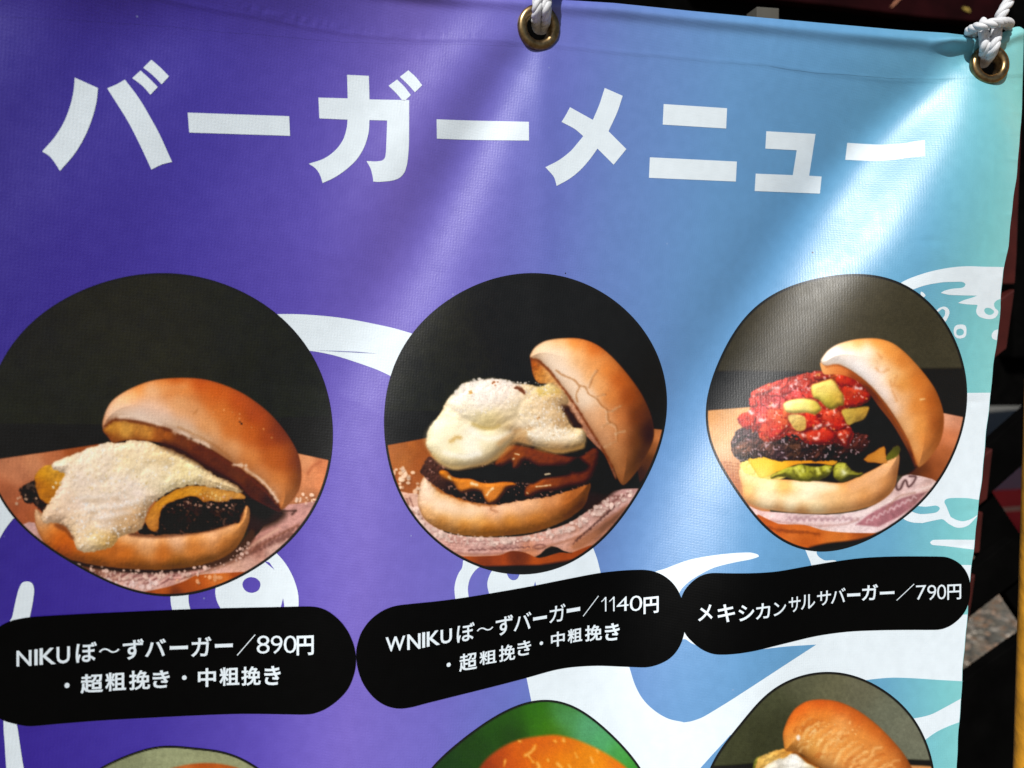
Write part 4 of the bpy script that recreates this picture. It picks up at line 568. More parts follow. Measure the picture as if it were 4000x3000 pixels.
    for i in range(60):
        x = 850 + rs.rand() * 650; y = 640 + (x - 850) * .52 + rs.rand() * 260; L = 25 + rs.rand() * 60
        c = (240,190,130) if rs.rand() < .55 else (170,90,36)
        s.stroke([(x, y), (x + L * .35, y - L * .45), (x + L, y - L * .55)], c, 3 + 3 * rs.rand(), .22 + .3 * rs.rand(), 2, i)
    s.region(None, [(868,810),(884,800),(892,820),(882,836),(870,828)], [(878,820,(248,236,222))], soft=8, alpha=.9)
    s.stroke([(955,800),(975,778),(990,770)], (246,206,150), 5, .7, 2)
    s.specks([(860,760),(1200,700),(1400,850),(1200,900),(1000,900)], 40, (244,196,136), (2.5,6), 41, .6, False)
    s.finish(); return s
PLATES = [plate_cheese_sauce, plate_double, plate_salsa, plate_lower_left, plate_green, plate_cream]
GLYPHS = {'N':["353 341 307 341 307 77 76 341 37 341 37 0 83 0 83 263 311 0 353 0"],
'I':["87 341 38 341 38 0 87 0"],
'K':["143 180 291 341 230 341 87 185 87 341 38 341 38 0 87 0 87 169 260 0 328 0"],
'U':["324 341 275 341 275 143 273 113 267 88 254 68 234 54 207 44 174 41 146 44 121 53 100 70 84 96 80 140 80 341 31 341 31 129 51 53 104 9 173 -5 257 13 307 61 324 134"],
'W':["521 341 472 341 379 106 284 341 238 341 143 106 49 341 0 341 138 -3 148 -3 261 276 373 -3 382 -3"],
'ぼ':["113 372 69 376 68 358 66 341 57 284 48 210 43 133 46 69 53 16 62 -26 98 -24 96 -6 99 16 107 48 120 88 134 127 114 144 104 120 94 94 85 69 81 104 80 140 84 206 94 279 104 339","460 409 436 401 446 379 456 354 465 331 490 339 481 362 470 387","318 83 318 62 308 28 269 15 227 25 212 53 228 79 271 89 294 87","410 393 386 386 399 355 339 350 272 348 199 351 199 316 238 315 276 314 312 315 312 233 272 233 232 233 191 236 192 199 232 198 272 197 312 198 316 116 294 118 272 119 217 109 186 84 176 51 189 11 223 -12 273 -20 318 -12 345 10 355 45 354 69 383 52 411 31 438 7 459 42 430 65 395 88 352 106 350 136 349 167 348 199 382 201 413 203 441 206 441 243 412 240 381 237 348 235 348 317 381 319 412 322 414 315 440 324 431 346 420 371"],
'〜':["236 176 271 147 307 129 349 123 399 133 443 162 479 210 444 229 419 194 387 171 349 163 317 168 290 182 264 204 229 233 193 251 152 258 101 247 57 218 21 170 57 151 81 186 114 209 151 217 183 212 210 198"],
'ず':["368 401 341 389 360 359 377 328 406 340 388 371","429 414 401 402 420 373 438 341 467 354 448 384","270 180 267 141 251 118 226 110 190 123 175 160 190 198 225 213 252 205","34 321 35 282 104 286 180 289 259 291 259 241 243 245 226 246 181 234 149 204 137 159 149 113 179 85 220 76 243 79 264 89 235 49 190 20 131 1 164 -33 254 14 300 76 313 145 309 180 297 209 296 291 303 291 367 291 415 290 450 289 450 326 304 327 296 327 297 359 299 391 254 391 257 359 258 326 179 324 100 323"],
'バ':["383 390 356 379 370 357 385 332 397 309 424 321 411 344 396 369","438 410 411 399 426 377 440 353 453 330 480 342 467 363 452 388","109 151 88 106 62 59 32 15 75 -4 102 40 127 87 148 134 168 190 183 247 194 290 203 327 158 336 147 274 130 209","355 170 376 112 396 53 412 -3 456 12 439 65 418 127 396 183 372 240 346 296 323 341 282 328 307 282 332 225"],
'ー':["51 217 51 168 81 169 121 170 395 170 426 169 449 168 449 217 427 215 395 214 121 214 81 215"],
'ガ':["377 392 350 381 364 359 379 334 391 312 418 324 405 346 390 371","432 412 405 401 420 379 434 355 447 332 473 344 461 366 446 390","418 284 390 298 375 296 358 296 239 296 241 347 244 388 197 388 200 367 201 346 200 320 199 296 111 296 81 296 54 298 54 256 82 258 111 258 195 258 174 168 141 99 96 48 71 27 45 11 81 -19 154 46 205 135 235 258 375 258 372 187 364 104 349 43 338 31 320 27 285 28 246 33 251 -9 277 -11 305 -12 331 -13 364 -5 385 18 402 91 411 186 415 260"],
'／':["468 423 17 -28 32 -43 483 408"],
'8':["234 92 229 125 213 153 187 174 210 196 224 221 229 247 216 297 180 332 128 346 75 333 38 298 24 248 29 220 43 195 65 174 37 152 21 125 16 93 31 43 70 9 126 -5 181 8 220 43","180 248 164 212 127 197 89 212 73 249 88 285 128 299 165 284","185 96 178 69 158 50 125 42 94 49 73 68 65 96 73 124 94 143 126 150 157 143 177 124"],
'9':["94 -5 165 57 213 137 231 221 216 285 178 329 122 346 67 331 31 293 18 245 31 194 65 158 115 145 142 149 168 160 149 116 114 72 64 32","67 245 74 273 94 292 123 299 152 290 172 268 180 238 180 225 178 210 150 196 125 192 96 199 75 218"],
'0':["235 171 221 263 183 323 125 346 67 323 29 263 15 171 29 78 67 18 125 -5 183 18 221 78","186 171 179 102 158 58 125 42 92 58 71 102 64 171 71 239 92 283 125 299 158 283 179 239"],
'円':["420 349 420 202 268 202 268 349","45 386 45 -41 83 -41 83 165 420 165 420 10 417 1 408 -3 391 -3 364 -3 331 -2 339 -21 345 -40 385 -39 414 -37 435 -33 453 -18 458 10 458 386","83 202 83 349 230 349 230 202"],
'・':["250 243 212 228 197 190 212 152 250 137 288 152 303 190 288 228"],
'超':["297 174 417 174 417 82 297 82","262 206 262 51 454 51 454 206","49 195 45 110 35 36 14 -23 30 -31 44 -41 57 -12 66 21 73 58 118 5 184 -20 277 -27 470 -27 476 -8 485 10 422 9 334 9 276 9 230 11 190 16 157 26 157 126 235 126 235 160 157 160 157 231 237 231 257 214 303 250 334 301 351 367 428 367 424 314 419 283 414 269 407 265 398 264 380 264 351 266 357 250 360 234 392 233 415 234 432 237 444 246 454 268 460 311 465 384 465 399 245 399 245 367 316 367 302 314 277 273 240 243 240 265 151 265 151 327 230 327 230 360 151 360 151 420 116 420 116 360 37 360 37 327 116 327 116 265 26 265 26 231 123 231 123 47 106 66 91 90 80 121 81 156 83 193"],
'粗':["32 383 44 345 53 306 59 272 89 279 82 313 72 352 59 390","190 392 181 353 169 313 157 278 182 270 195 303 210 343 223 383","28 252 28 217 99 217 77 160 50 104 21 61 31 43 40 24 64 62 86 109 107 160 107 -40 142 -40 142 163 161 134 179 105 192 82 217 113 196 139 166 177 142 206 142 217 217 217 217 252 142 252 142 419 107 419 107 252","282 236 400 236 400 141 282 141","282 270 282 365 400 365 400 270","282 106 400 106 400 8 282 8","246 400 246 8 192 8 192 -28 480 -28 480 8 438 8 438 400"],
'挽':["228 256 307 256 306 224 303 195 300 168 228 168","344 256 423 256 423 168 336 168 339 195 342 225","268 420 243 370 207 317 159 270 173 260 186 248 193 254 193 135 293 135 267 73 220 24 144 -12 156 -25 165 -40 244 -2 295 50 325 115 325 16 335 -21 375 -31 438 -31 465 -24 479 0 486 49 469 54 454 62 449 11 435 1 379 1 363 4 360 16 360 135 459 135 459 288 359 288 374 312 389 337 401 362 378 377 373 376 285 376 304 415","227 288 248 315 267 344 354 344 338 315 321 288","83 420 83 319 24 319 24 284 83 284 83 174 17 155 27 118 83 136 83 7 81 0 75 -2 28 -2 34 -20 39 -37 77 -36 102 -30 115 -17 119 7 119 148 170 165 165 199 119 185 119 284 168 284 168 319 119 319 119 420"],
'き':["153 133 114 141 100 107 94 69 112 16 164 -14 248 -24 289 -23 328 -20 365 -16 366 25 329 18 291 15 247 14 182 21 144 41 132 76 138 106","251 349 255 337 204 335 148 337 90 343 92 306 154 302 212 301 264 303 278 264 288 238 225 234 155 235 80 240 82 203 160 199 235 200 302 204 314 179 327 155 341 132 266 140 263 110 300 105 339 100 372 94 393 124 383 134 374 146 356 176 339 208 373 213 403 219 430 226 424 263 396 255 363 248 324 242 312 272 301 306 336 311 369 318 400 326 394 362 361 353 327 345 292 340 284 370 280 399 237 394 244 372"],
'中':["229 420 229 331 48 331 48 93 86 93 86 124 229 124 229 -40 269 -40 269 124 413 124 413 96 451 96 451 331 269 331 269 420","86 161 86 294 229 294 229 161","413 161 269 161 269 294 413 294"],
'1':["150 341 101 341 101 0 150 0"],
'4':["199 346 178 346 6 135 6 112 150 112 150 0 199 0 199 112 236 112 236 156 199 156","149 253 150 253 150 156 71 156"],
'7':["245 341 25 341 25 295 172 295 47 15 91 -5"],
'メ':["141 306 115 274 164 241 213 206 256 173 201 115 136 61 57 16 92 -15 171 34 235 89 288 146 329 109 368 71 406 31 437 66 399 104 358 142 314 180 344 230 369 281 389 328 396 346 405 364 359 380 355 361 349 343 332 299 310 253 281 207 237 240 187 274"],
'キ':["54 137 62 94 81 98 107 103 140 108 186 116 241 126 261 25 265 2 268 -23 314 -14 307 9 302 32 281 132 404 152 449 158 441 200 397 190 274 169 254 270 370 288 406 293 398 335 362 327 334 321 293 315 247 307 236 361 232 396 187 388 192 372 196 354 207 301 161 294 123 289 97 285 74 283 55 282 64 237 104 245 214 263 234 163 98 142 75 139"],
'シ':["151 384 128 351 164 329 204 302 236 280 259 314 228 335 187 362","76 27 99 -14 151 0 209 21 265 48 340 100 405 161 457 227 433 268 384 200 320 138 243 85 189 59 132 39","75 272 53 238 89 217 130 191 162 169 185 204 153 225 112 250"],
'カ':["428 290 400 304 385 302 368 301 249 301 251 353 254 394 207 394 210 372 211 352 210 326 209 301 121 301 91 302 64 304 64 262 92 263 121 264 205 264 184 173 151 105 106 53 81 32 55 16 91 -14 164 52 215 141 245 264 385 264 382 193 374 110 359 49 348 36 330 33 295 34 256 38 261 -4 287 -5 315 -6 341 -7 374 0 395 24 412 97 421 192 425 265"],
'ン':["114 367 85 336 128 304 174 265 210 232 241 263 203 297 156 335","71 32 97 -10 174 10 239 37 294 68 363 121 420 183 462 246 438 289 398 224 342 160 271 105 217 75 151 50"],
'サ':["34 289 34 246 84 247 138 247 138 167 137 139 136 121 180 121 178 167 178 247 320 247 320 227 305 116 259 49 184 9 217 -23 305 36 348 116 360 230 360 247 415 247 461 246 461 288 444 286 415 286 360 286 360 348 361 374 363 389 318 389 319 374 320 348 320 286 178 286 178 350 180 386 136 386 137 367 138 350 138 286 84 286 52 287"],
'ル':["262 11 289 -12 306 0 366 36 426 83 476 139 453 173 408 120 356 78 307 50 307 338 309 375 263 375 264 362 265 338 265 39 264 24","33 13 71 -12 109 27 139 73 160 125 170 190 174 269 175 338 178 374 132 374 134 357 135 337 134 270 130 196 120 136 100 89 71 47"]}
HG = np.zeros(PX.shape)
TILT = .25
FOLDS = [
    # shallow trough left of the big rise
    ([(3700,300),(3560,430),(3360,640),(3160,880),(2990,1100),(2840,1330),(2680,1580),(2520,1850),(2400,2150),(2330,2450)],
     [70,100,120,135,140,150,170,190,200,200], [.06,.16,.20,.20,.19,.17,.16,.15,.14,.08], -1),
    # valley from the middle eyelet
    ([(2110,120),(2055,195),(1995,260),(1920,400),(1845,540),(1745,740),(1660,900),(1570,1080),(1480,1300),(1400,1560)],
     [45,65,95,115,130,145,155,165,170,180], [.04,.16,.24,.27,.28,.28,.25,.20,.12,.03], -1),
    # upright crease under the middle eyelet
    ([(2115,220),(2118,500),(2112,900),(2105,1300)], [45,50,60,70], [.07,.07,.06,.03], 1),
    # swelling low on the right
    ([(2900,2000),(2830,2250),(2790,2500),(2760,2900),(2750,3300)], [190,200,200,200,200], [.05,.10,.12,.10,.05], 1),
    ([(3560,900),(3500,1300),(3440,1700),(3400,2200)], [130,150,150,150], [.02,.05,.05,.02], 1),
    ([(-400,-170),(100,-150),(600,-140),(1150,-130),(1500,-120)], [230,230,230,210,160], [.30,.36,.40,.26,.08], 1),
    # soft swelling in the upper left corner
    ([(560,-120),(420,60),(300,260),(60,480),(-200,640)], [170,190,210,220,220], [.07,.08,.08,.06,.05], 1),
    ([(1050,-60),(950,120),(820,330),(640,560),(430,800)], [200,210,220,230,240], [.05,.05,.05,.04,.03], 1),
    # pinch in the hem beside the corner eyelet
    ([(3620,168),(3700,160),(3770,160),(3830,168)], [24,27,28,20], [.05,1.1,1.2,.6], 1),
    ([(3765,250),(3810,225),(3850,190)], [24,22,16], [.2,.35,.3], -1),
    ([(3900,190),(3930,170),(3975,150)], [20,22,20], [.25,.3,.1], -1),
]
for f in FOLDS: HG += fold(*f)
# tension rise from the corner eyelet down to the left: the cloth comes forward across it, and this slope mirrors the sun
HG += rise([(3800,230),(3735,330),(3676,432),(3587,571),(3486,716),(3375,890),(3270,1040),(3150,1250),(3030,1430),(2900,1640),(2740,1880),(2630,2150),(2560,2420),(2520,2750)],
           [52,80,108,132,148,156,156,156,162,172,184,192,200,200], [.50,.78,.90,.92,.90,.86,.74,.60,.50,.46,.44,.42,.36,.25])
HG += (fbm(PX, PY, 900, 3, 2) - .5) * 2.6e-3 + (fbm(PX, PY, 330, 9, 2) - .5) * .55e-3
HG += rise([(1930,0),(1850,80),(1750,190),(1650,305),(1560,440),(1470,640),(1400,860),(1350,1100)], [70,90,115,135,150,165,180,190], [.05,.11,.15,.16,.15,.12,.08,.03])
HG += rise([(1560,980),(1470,1250),(1400,1550),(1350,1900),(1300,2300),(1260,2800)], [120,140,160,170,180,190], [.03,.14,.24,.28,.24,.14])
# the lower right part leans towards the viewer
HG += .19 * MM * 280 * np.log1p(np.exp((PY - 1350) / 280.)) / (1 + np.exp(-(PX - 1250) / 260.))
dt = PY - ytop(PX)
# the left part of the cloth swings a little towards the viewer
HG += TILT * MM * 900 * np.log1p(np.exp(-(PX - 1450) / 420.)) * 420 / 900
HG += 2.1e-3 * np.exp(-((dt - 36) / 25) ** 2) * (.6 + .8 * vnoise(PX, PY * 0, 260, 4))
HG += .14e-3 * (1 + np.tanh((yseam(PX) - PY) / 5)) / 2 + .08e-3 * np.exp(-((PY - yseam(PX) + 9) / 7) ** 2)
# wrinkles where the hem's weld puckers
puck = np.exp(-((PX - 1130) / 190) ** 2 - ((PY - yseam(PX) + 26) / 14) ** 2) + .5 * np.exp(-((PX - 1600) / 260) ** 2 - ((PY - yseam(PX) + 24) / 16) ** 2)
HG += puck * .5e-3 * (vnoise(PX, PY * .5, 13, 8) - .3)
HG += .10e-3 * (1 + np.tanh((PX - xseam(PY)) / 6)) / 2
# end of one hem piece
HG += .12e-3 * (1 + np.tanh((PX - 3008 - 4 * np.sin(PY / 20)) / 4)) / 2 * (1 + np.tanh((yseam(PX) - PY) / 5)) / 2
# dents along the welded right edge, and the edge rolling back
de = xedge(PY) - PX
rs = np.random.RandomState(11)
for yy in (350, 450, 545, 640, 700, 770, 850, 905, 985, 1042, 1080, 1180, 1260, 1330, 1420, 1500, 1560, 1640, 1700, 1755, 1830, 1900, 1975, 2050, 2130, 2180, 2290, 2360, 2440, 2510, 2590, 2627, 2719, 2800, 2873, 2937, 3010):
    a = rs.uniform(.3, 1.) * 0.42e-3; ln = rs.uniform(22, 60); off = rs.uniform(5, 34); ht = rs.uniform(7, 13); t = rs.uniform(-.25, .1)
    HG += a * rs.choice([-1, 1, 1]) * np.exp(-((de - off) / ln) ** 2 - ((PY - yy + (de - off) * t) / ht) ** 2)
for xx, yy in ((3560, 950), (3420, 2752), (3700, 1960), (3740, 1560), (3650, 2085)):
    HG -= .35e-3 * np.exp(-((PX - xx) / 45) ** 2 - ((PY - yy) / 14) ** 2)
for xx, yy in ((12, 1000), (20, 1265), (60, 2080), (120, 2330)):
    HG += .5e-3 * np.exp(-((PX - xx) / 70) ** 2 - ((PY - yy + (PX - xx) * .3) / 26) ** 2)
HG -= 1.1e-3 * np.exp(-np.clip(de, -20, None) / 22)
HG -= .8e-3 * np.exp(-np.clip(dt, -10, None) / 14)

FL = on_plane(np.stack([PX, PY], -1))
XG, ZG = FL[..., 0], FL[..., 2]
hy, hx = np.gradient(HG, 5.); Xy, Xx = np.gradient(XG, 5.); Zy, Zx = np.gradient(ZG, 5.)
det = Xx * Zy - Xy * Zx
SX = (hx * Zy - hy * Zx) / det; SZ = (-hx * Xy + hy * Xx) / det       # slopes along world X and Z
def sample(G, p):
    x = np.clip((p[..., 0] - GX[0]) / 5, 0, len(GX) - 1.001); y = np.clip((p[..., 1] - GY[0]) / 5, 0, len(GY) - 1.001)
    i = x.astype(int); j = y.astype(int); fx = x - i; fy = y - j
    return (G[j, i] * (1 - fx) + G[j, i + 1] * fx) * (1 - fy) + (G[j + 1, i] * (1 - fx) + G[j + 1, i + 1] * fx) * fy
def on_sheet(px, off=0.):
    """points and normals of the sheet (plus an offset towards the viewer) for places given in photograph pixels"""
    px = np.asarray(px, float); r = ray(px); h = np.zeros(px.shape[:-1])
    for _ in range(7):
        t = (-h - CAM[1]) / r[..., 1]; P = CAM + r * t[..., None]
        h = .3 * h + .7 * sample(HG, flat_px(P[..., 0], P[..., 2]))
    q = flat_px(P[..., 0], P[..., 2])
    N = np.stack([-sample(SX, q), -np.ones(h.shape), -sample(SZ, q)], -1); N /= np.linalg.norm(N, axis=-1, keepdims=True)
    return P + N * np.asarray(off)[..., None], N

# ------------------------------------------------------------------ materials
def lin(c):
    c = np.asarray(c, float) / 255
    return np.where(c <= .04045, c / 12.92, ((c + .055) / 1.055) ** 2.4)
VEIL = .008; GAIN = 1.0                                   # print colour (as it looks in full sun) -> reflectance
def material(name):
    m = bpy.data.materials.new(name); m.use_nodes = True
    return m, m.node_tree, m.node_tree.nodes['Principled BSDF']
def bump_vinyl(nt, b, grain=1.):
    """PVC banner cloth: scrim weave under a fine-grained skin"""
    N = nt.nodes; Lk = nt.links
    tc = N.new('ShaderNodeTexCoord'); mp = N.new('ShaderNodeMapping'); mp.inputs['Rotation'].default_value = (0, math.radians(38), 0)
    Lk.new(tc.outputs['Object'], mp.inputs[0])
    sep = N.new('ShaderNodeSeparateXYZ'); Lk.new(mp.outputs[0], sep.inputs[0])
    def sine(out, per):
        a = N.new('ShaderNodeMath'); a.operation = 'MULTIPLY'; a.inputs[1].default_value = 2 * math.pi / per; Lk.new(out, a.inputs[0])
        c = N.new('ShaderNodeMath'); c.operation = 'SINE'; Lk.new(a.outputs[0], c.inputs[0]); return c.outputs[0]
    a = sine(sep.outputs['X'], .00215); c = sine(sep.outputs['Z'], .00215)
    ml = N.new('ShaderNodeMath'); ml.operation = 'MULTIPLY'; Lk.new(a, ml.inputs[0]); Lk.new(c, ml.inputs[1])
    n1 = N.new('ShaderNodeTexNoise'); n1.inputs['Scale'].default_value = 1050; n1.inputs['Detail'].default_value = 2; Lk.new(tc.outputs['Object'], n1.inputs['Vector'])
    n2 = N.new('ShaderNodeTexNoise'); n2.inputs['Scale'].default_value = 150; n2.inputs['Detail'].default_value = 3; Lk.new(tc.outputs['Object'], n2.inputs['Vector'])
    n3 = N.new('ShaderNodeTexNoise'); n3.inputs['Scale'].default_value = 34; n3.inputs['Detail'].default_value = 2; Lk.new(tc.outputs['Object'], n3.inputs['Vector'])
    def mad(x, k, y=None):
        q = N.new('ShaderNodeMath'); q.operation = 'MULTIPLY_ADD'; Lk.new(x, q.inputs[0]); q.inputs[1].default_value = k
        if y is None: q.inputs[2].default_value = 0
        else: Lk.new(y, q.inputs[2])
        return q.outputs[0]
    h = mad(n1.outputs[0], .85 * grain); h = mad(n2.outputs[0], .4, h); h = mad(ml.outputs[0], .15, h); h = mad(n3.outputs[0], .9, h)
    bp = N.new('ShaderNodeBump'); bp.inputs['Strength'].default_value = 1; bp.inputs['Distance'].default_value = .000075
    Lk.new(h, bp.inputs['Height']); Lk.new(bp.outputs[0], b.inputs['Normal'])
    rr = N.new('ShaderNodeMapRange'); rr.inputs[1].default_value = .3; rr.inputs[2].default_value = .7; rr.inputs[3].default_value = .39; rr.inputs[4].default_value = .45
    Lk.new(n2.outputs[0], rr.inputs[0]); Lk.new(rr.outputs[0], b.inputs['Roughness'])
    b.inputs['Specular IOR Level'].default_value = 1.
    return tc, n1, n2
STOPS = [(-700,(44,26,128)),(0,(48,30,140)),(350,(54,36,148)),(750,(66,50,160)),(1150,(88,72,174)),(1480,(110,94,184)),(1800,(108,100,188)),(2080,(102,112,190)),(2300,(100,128,190)),(2700,(100,147,196)),(3100,(98,153,195)),(3450,(101,162,194)),(3700,(122,194,199)),(3850,(136,206,203)),(4010,(146,213,204))]
def mat_gradient():
    m, nt, b = material('printed_gradient_vinyl'); tc, n1, n2 = bump_vinyl(nt, b)
    N = nt.nodes; Lk = nt.links
    sp = N.new('ShaderNodeSeparateXYZ'); Lk.new(tc.outputs['Object'], sp.inputs[0])
    X = on_plane(np.array([(s[0], 1500) for s in STOPS], float))[:, 0]; x0, x1 = X[0], X[-1]
    ax = N.new('ShaderNodeMath'); ax.operation = 'MULTIPLY_ADD'; ax.inputs[1].default_value = -.12; Lk.new(sp.outputs['Z'], ax.inputs[0]); Lk.new(sp.outputs['X'], ax.inputs[2])
    mr = N.new('ShaderNodeMapRange'); mr.inputs[1].default_value = x0 - .12 * .46; mr.inputs[2].default_value = x1 - .12 * .46; Lk.new(ax.outputs[0], mr.inputs[0])
    cr = N.new('ShaderNodeValToRGB'); e = cr.color_ramp.elements
    while len(e) < len(STOPS): e.new(.5)
    for k, (s, x) in enumerate(zip(STOPS, X)):
        e[k].position = (x - x0) / (x1 - x0); e[k].color = (*(np.maximum(lin(s[1]) - 1.6 * VEIL, .002) / GAIN), 1)
    Lk.new(mr.outputs[0], cr.inputs[0])
    # faint uneven ink and tiny scuffs
    vo = N.new('ShaderNodeTexVoronoi'); vo.inputs['Scale'].default_value = 42; Lk.new(tc.outputs['Object'], vo.inputs['Vector'])
    lt = N.new('ShaderNodeMath'); lt.operation = 'LESS_THAN'; lt.inputs[1].default_value = .022; Lk.new(vo.outputs['Distance'], lt.inputs[0])
    mx = N.new('ShaderNodeMix'); mx.data_type = 'RGBA'; mx.inputs['B'].default_value = (.35, .42, .62, 1)
    k = N.new('ShaderNodeMath'); k.operation = 'MULTIPLY'; k.inputs[1].default_value = .35; Lk.new(lt.outputs[0], k.inputs[0])
    Lk.new(k.outputs[0], mx.inputs['Factor']); Lk.new(cr.outputs[0], mx.inputs['A'])
    vd = N.new('ShaderNodeTexVoronoi'); vd.inputs['Scale'].default_value = 27; Lk.new(tc.outputs['Object'], vd.inputs['Vector'])
    ld_ = N.new('ShaderNodeMath'); ld_.operation = 'LESS_THAN'; ld_.inputs[1].default_value = .017; Lk.new(vd.outputs['Distance'], ld_.inputs[0])
    mk = N.new('ShaderNodeMix'); mk.data_type = 'RGBA'; mk.inputs['B'].default_value = (.012, .010, .02, 1); Lk.new(ld_.outputs[0], mk.inputs['Factor']); Lk.new(mx.outputs['Result'], mk.inputs['A']); mx = mk
    m2 = N.new('ShaderNodeMapRange'); m2.inputs[1].default_value = .35; m2.inputs[2].default_value = .65; m2.inputs[3].default_value = .975; m2.inputs[4].default_value = 1.025; Lk.new(n2.outputs[0], m2.inputs[0])
    vm = N.new('ShaderNodeVectorMath'); vm.operation = 'SCALE'; Lk.new(mx.outputs['Result'], vm.inputs[0]); Lk.new(m2.outputs[0], vm.inputs['Scale'])
    Lk.new(vm.outputs[0], b.inputs['Base Color'])
    return m
def mat_ink(name, c, spec=.5, grain=1.):
    m, nt, b = material(name); tc, n1, n2 = bump_vinyl(nt, b, grain); b.inputs['Specular IOR Level'].default_value = spec
    mr = nt.nodes.new('ShaderNodeMapRange'); mr.inputs[1].default_value = .3; mr.inputs[2].default_value = .7; mr.inputs[3].default_value = .965; mr.inputs[4].default_value = 1.02
    nt.links.new(n2.outputs[0], mr.inputs[0])
    vm = nt.nodes.new('ShaderNodeVectorMath'); vm.operation = 'SCALE'; vm.inputs[0].default_value = tuple(np.maximum(lin(c) - VEIL, .0015) / GAIN); nt.links.new(mr.outputs[0], vm.inputs['Scale'])
    nt.links.new(vm.outputs[0], b.inputs['Base Color']); return m
def mat_print():
    m, nt, b = material('printed_photograph'); bump_vinyl(nt, b)
    at = nt.nodes.new('ShaderNodeAttribute'); at.attribute_name = 'print_colour'; nt.links.new(at.outputs['Color'], b.inputs['Base Color'])
    b.inputs['Specular IOR Level'].default_value = .5
    return m
M_GRAD = mat_gradient(); M_WHITE = mat_ink('white_ink', (222, 232, 238)); M_BLACK = mat_ink('black_ink', (20, 17, 18), .05, .7)
M_PRINT = mat_print()
M_SLIT = mat_ink('slate_ink', (110, 110, 170))

# ------------------------------------------------------------------ the banner
L0 = np.array([0., 0., .92])
def add(name, V, faces, mat, parent, normals=None, colours=None):
    me = bpy.data.meshes.new(name)
    V = np.asarray(V, float) - L0
    if isinstance(faces, np.ndarray):
        n = len(faces); k = faces.shape[1]
        me.vertices.add(len(V)); me.vertices.foreach_set('co', V.ravel())
        me.loops.add(n * k); me.loops.foreach_set('vertex_index', faces.ravel().astype(np.int32))
        me.polygons.add(n); me.polygons.foreach_set('loop_start', np.arange(0, n * k, k, dtype=np.int32))
        me.update(calc_edges=True)
    else:
        me.from_pydata(V.tolist(), [], faces); me.update()
    me.polygons.foreach_set('use_smooth', np.ones(len(me.polygons), bool))
    if colours is not None:
        a = me.color_attributes.new('print_colour', 'FLOAT_COLOR', 'POINT')
        a.data.foreach_set('color', np.concatenate([colours, np.ones((len(colours), 1))], 1).astype(np.float32).ravel())
    if normals is not None: me.normals_split_custom_set_from_vertices(np.asarray(normals).tolist())
    me.materials.append(mat)
    o = bpy.data.objects.new(name, me); col.objects.link(o)
    if parent is not None:
        o.parent = parent
        if parent.parent is None and parent.type == 'EMPTY' and parent is not banner: pass
    return o
banner = bpy.data.objects.new('menu_banner', None); col.objects.link(banner); banner.location = L0.tolist()
banner['label'] = 'purple to teal vinyl burger menu banner hanging from white ropes'; banner['category'] = 'banner'

EYELETS = [(2103, 108, 82, 45), (3864, 252, 84, 46)]
def grid_part(name, xs_of, ys_of, ns, nt_, off=0., solid=True):
    """a patch of the sheet between curved borders; ns by nt_ cells"""
    s = np.linspace(0, 1, ns + 1)[None, :]; t = np.linspace(0, 1, nt_ + 1)[:, None]
    x = np.zeros((nt_ + 1, ns + 1)) + 2000; y = x.copy()
    for _ in range(6):
        a, b = xs_of(y); x = a + s * (b - a)
        a, b = ys_of(x); y = a + t * (b - a)
    p = np.stack([x, y], -1); V, Nn = on_sheet(p, np.full(x.shape, off))
    i = np.arange(nt_)[:, None] * (ns + 1) + np.arange(ns)[None, :]
    Fc = np.stack([i, i + ns + 1, i + ns + 2, i + 1], -1).reshape(-1, 4)
    q = p.reshape(-1, 2)
    keep = np.ones(len(Fc), bool)
    for ex, ey, ro, ri in EYELETS:
        dd = np.hypot(q[:, 0] - ex, q[:, 1] - ey); keep &= ~(dd[Fc].max(1) < ri + 12)
    Fc = Fc[keep]
    o = add(name, V.reshape(-1, 3), Fc, M_GRAD, banner, Nn.reshape(-1, 3))
    md = solid and o.modifiers.new('thickness', 'SOLIDIFY')
    if md: md.thickness = .00045; md.offset = -1
    return o
XL = -520.; YB = 3560.
g = lambda v: (lambda z: z * 0 + v)
grid_part('vinyl_sheet', lambda y: (g(XL)(y), xseam(y) + 16), lambda x: (yseam(x) - 16, g(YB)(x)), 442, 332, 0., True)
grid_part('side_hem', lambda y: (xseam(y), xedge(y)), lambda x: (yseam(x) - 14, g(YB)(x)), 34, 660, .00004, False)
grid_part('top_hem', lambda y: (g(XL)(y), g(3020.)(y) + 4 * np.sin(y / 20)), lambda x: (ytop(x), yseam(x)), 442, 44, .00004, False)
grid_part('top_hem', lambda y: (g(3008.)(y) + 4 * np.sin(y / 20), xedge(y)), lambda x: (ytop(x), yseam(x)), 200, 44, .00007, False)

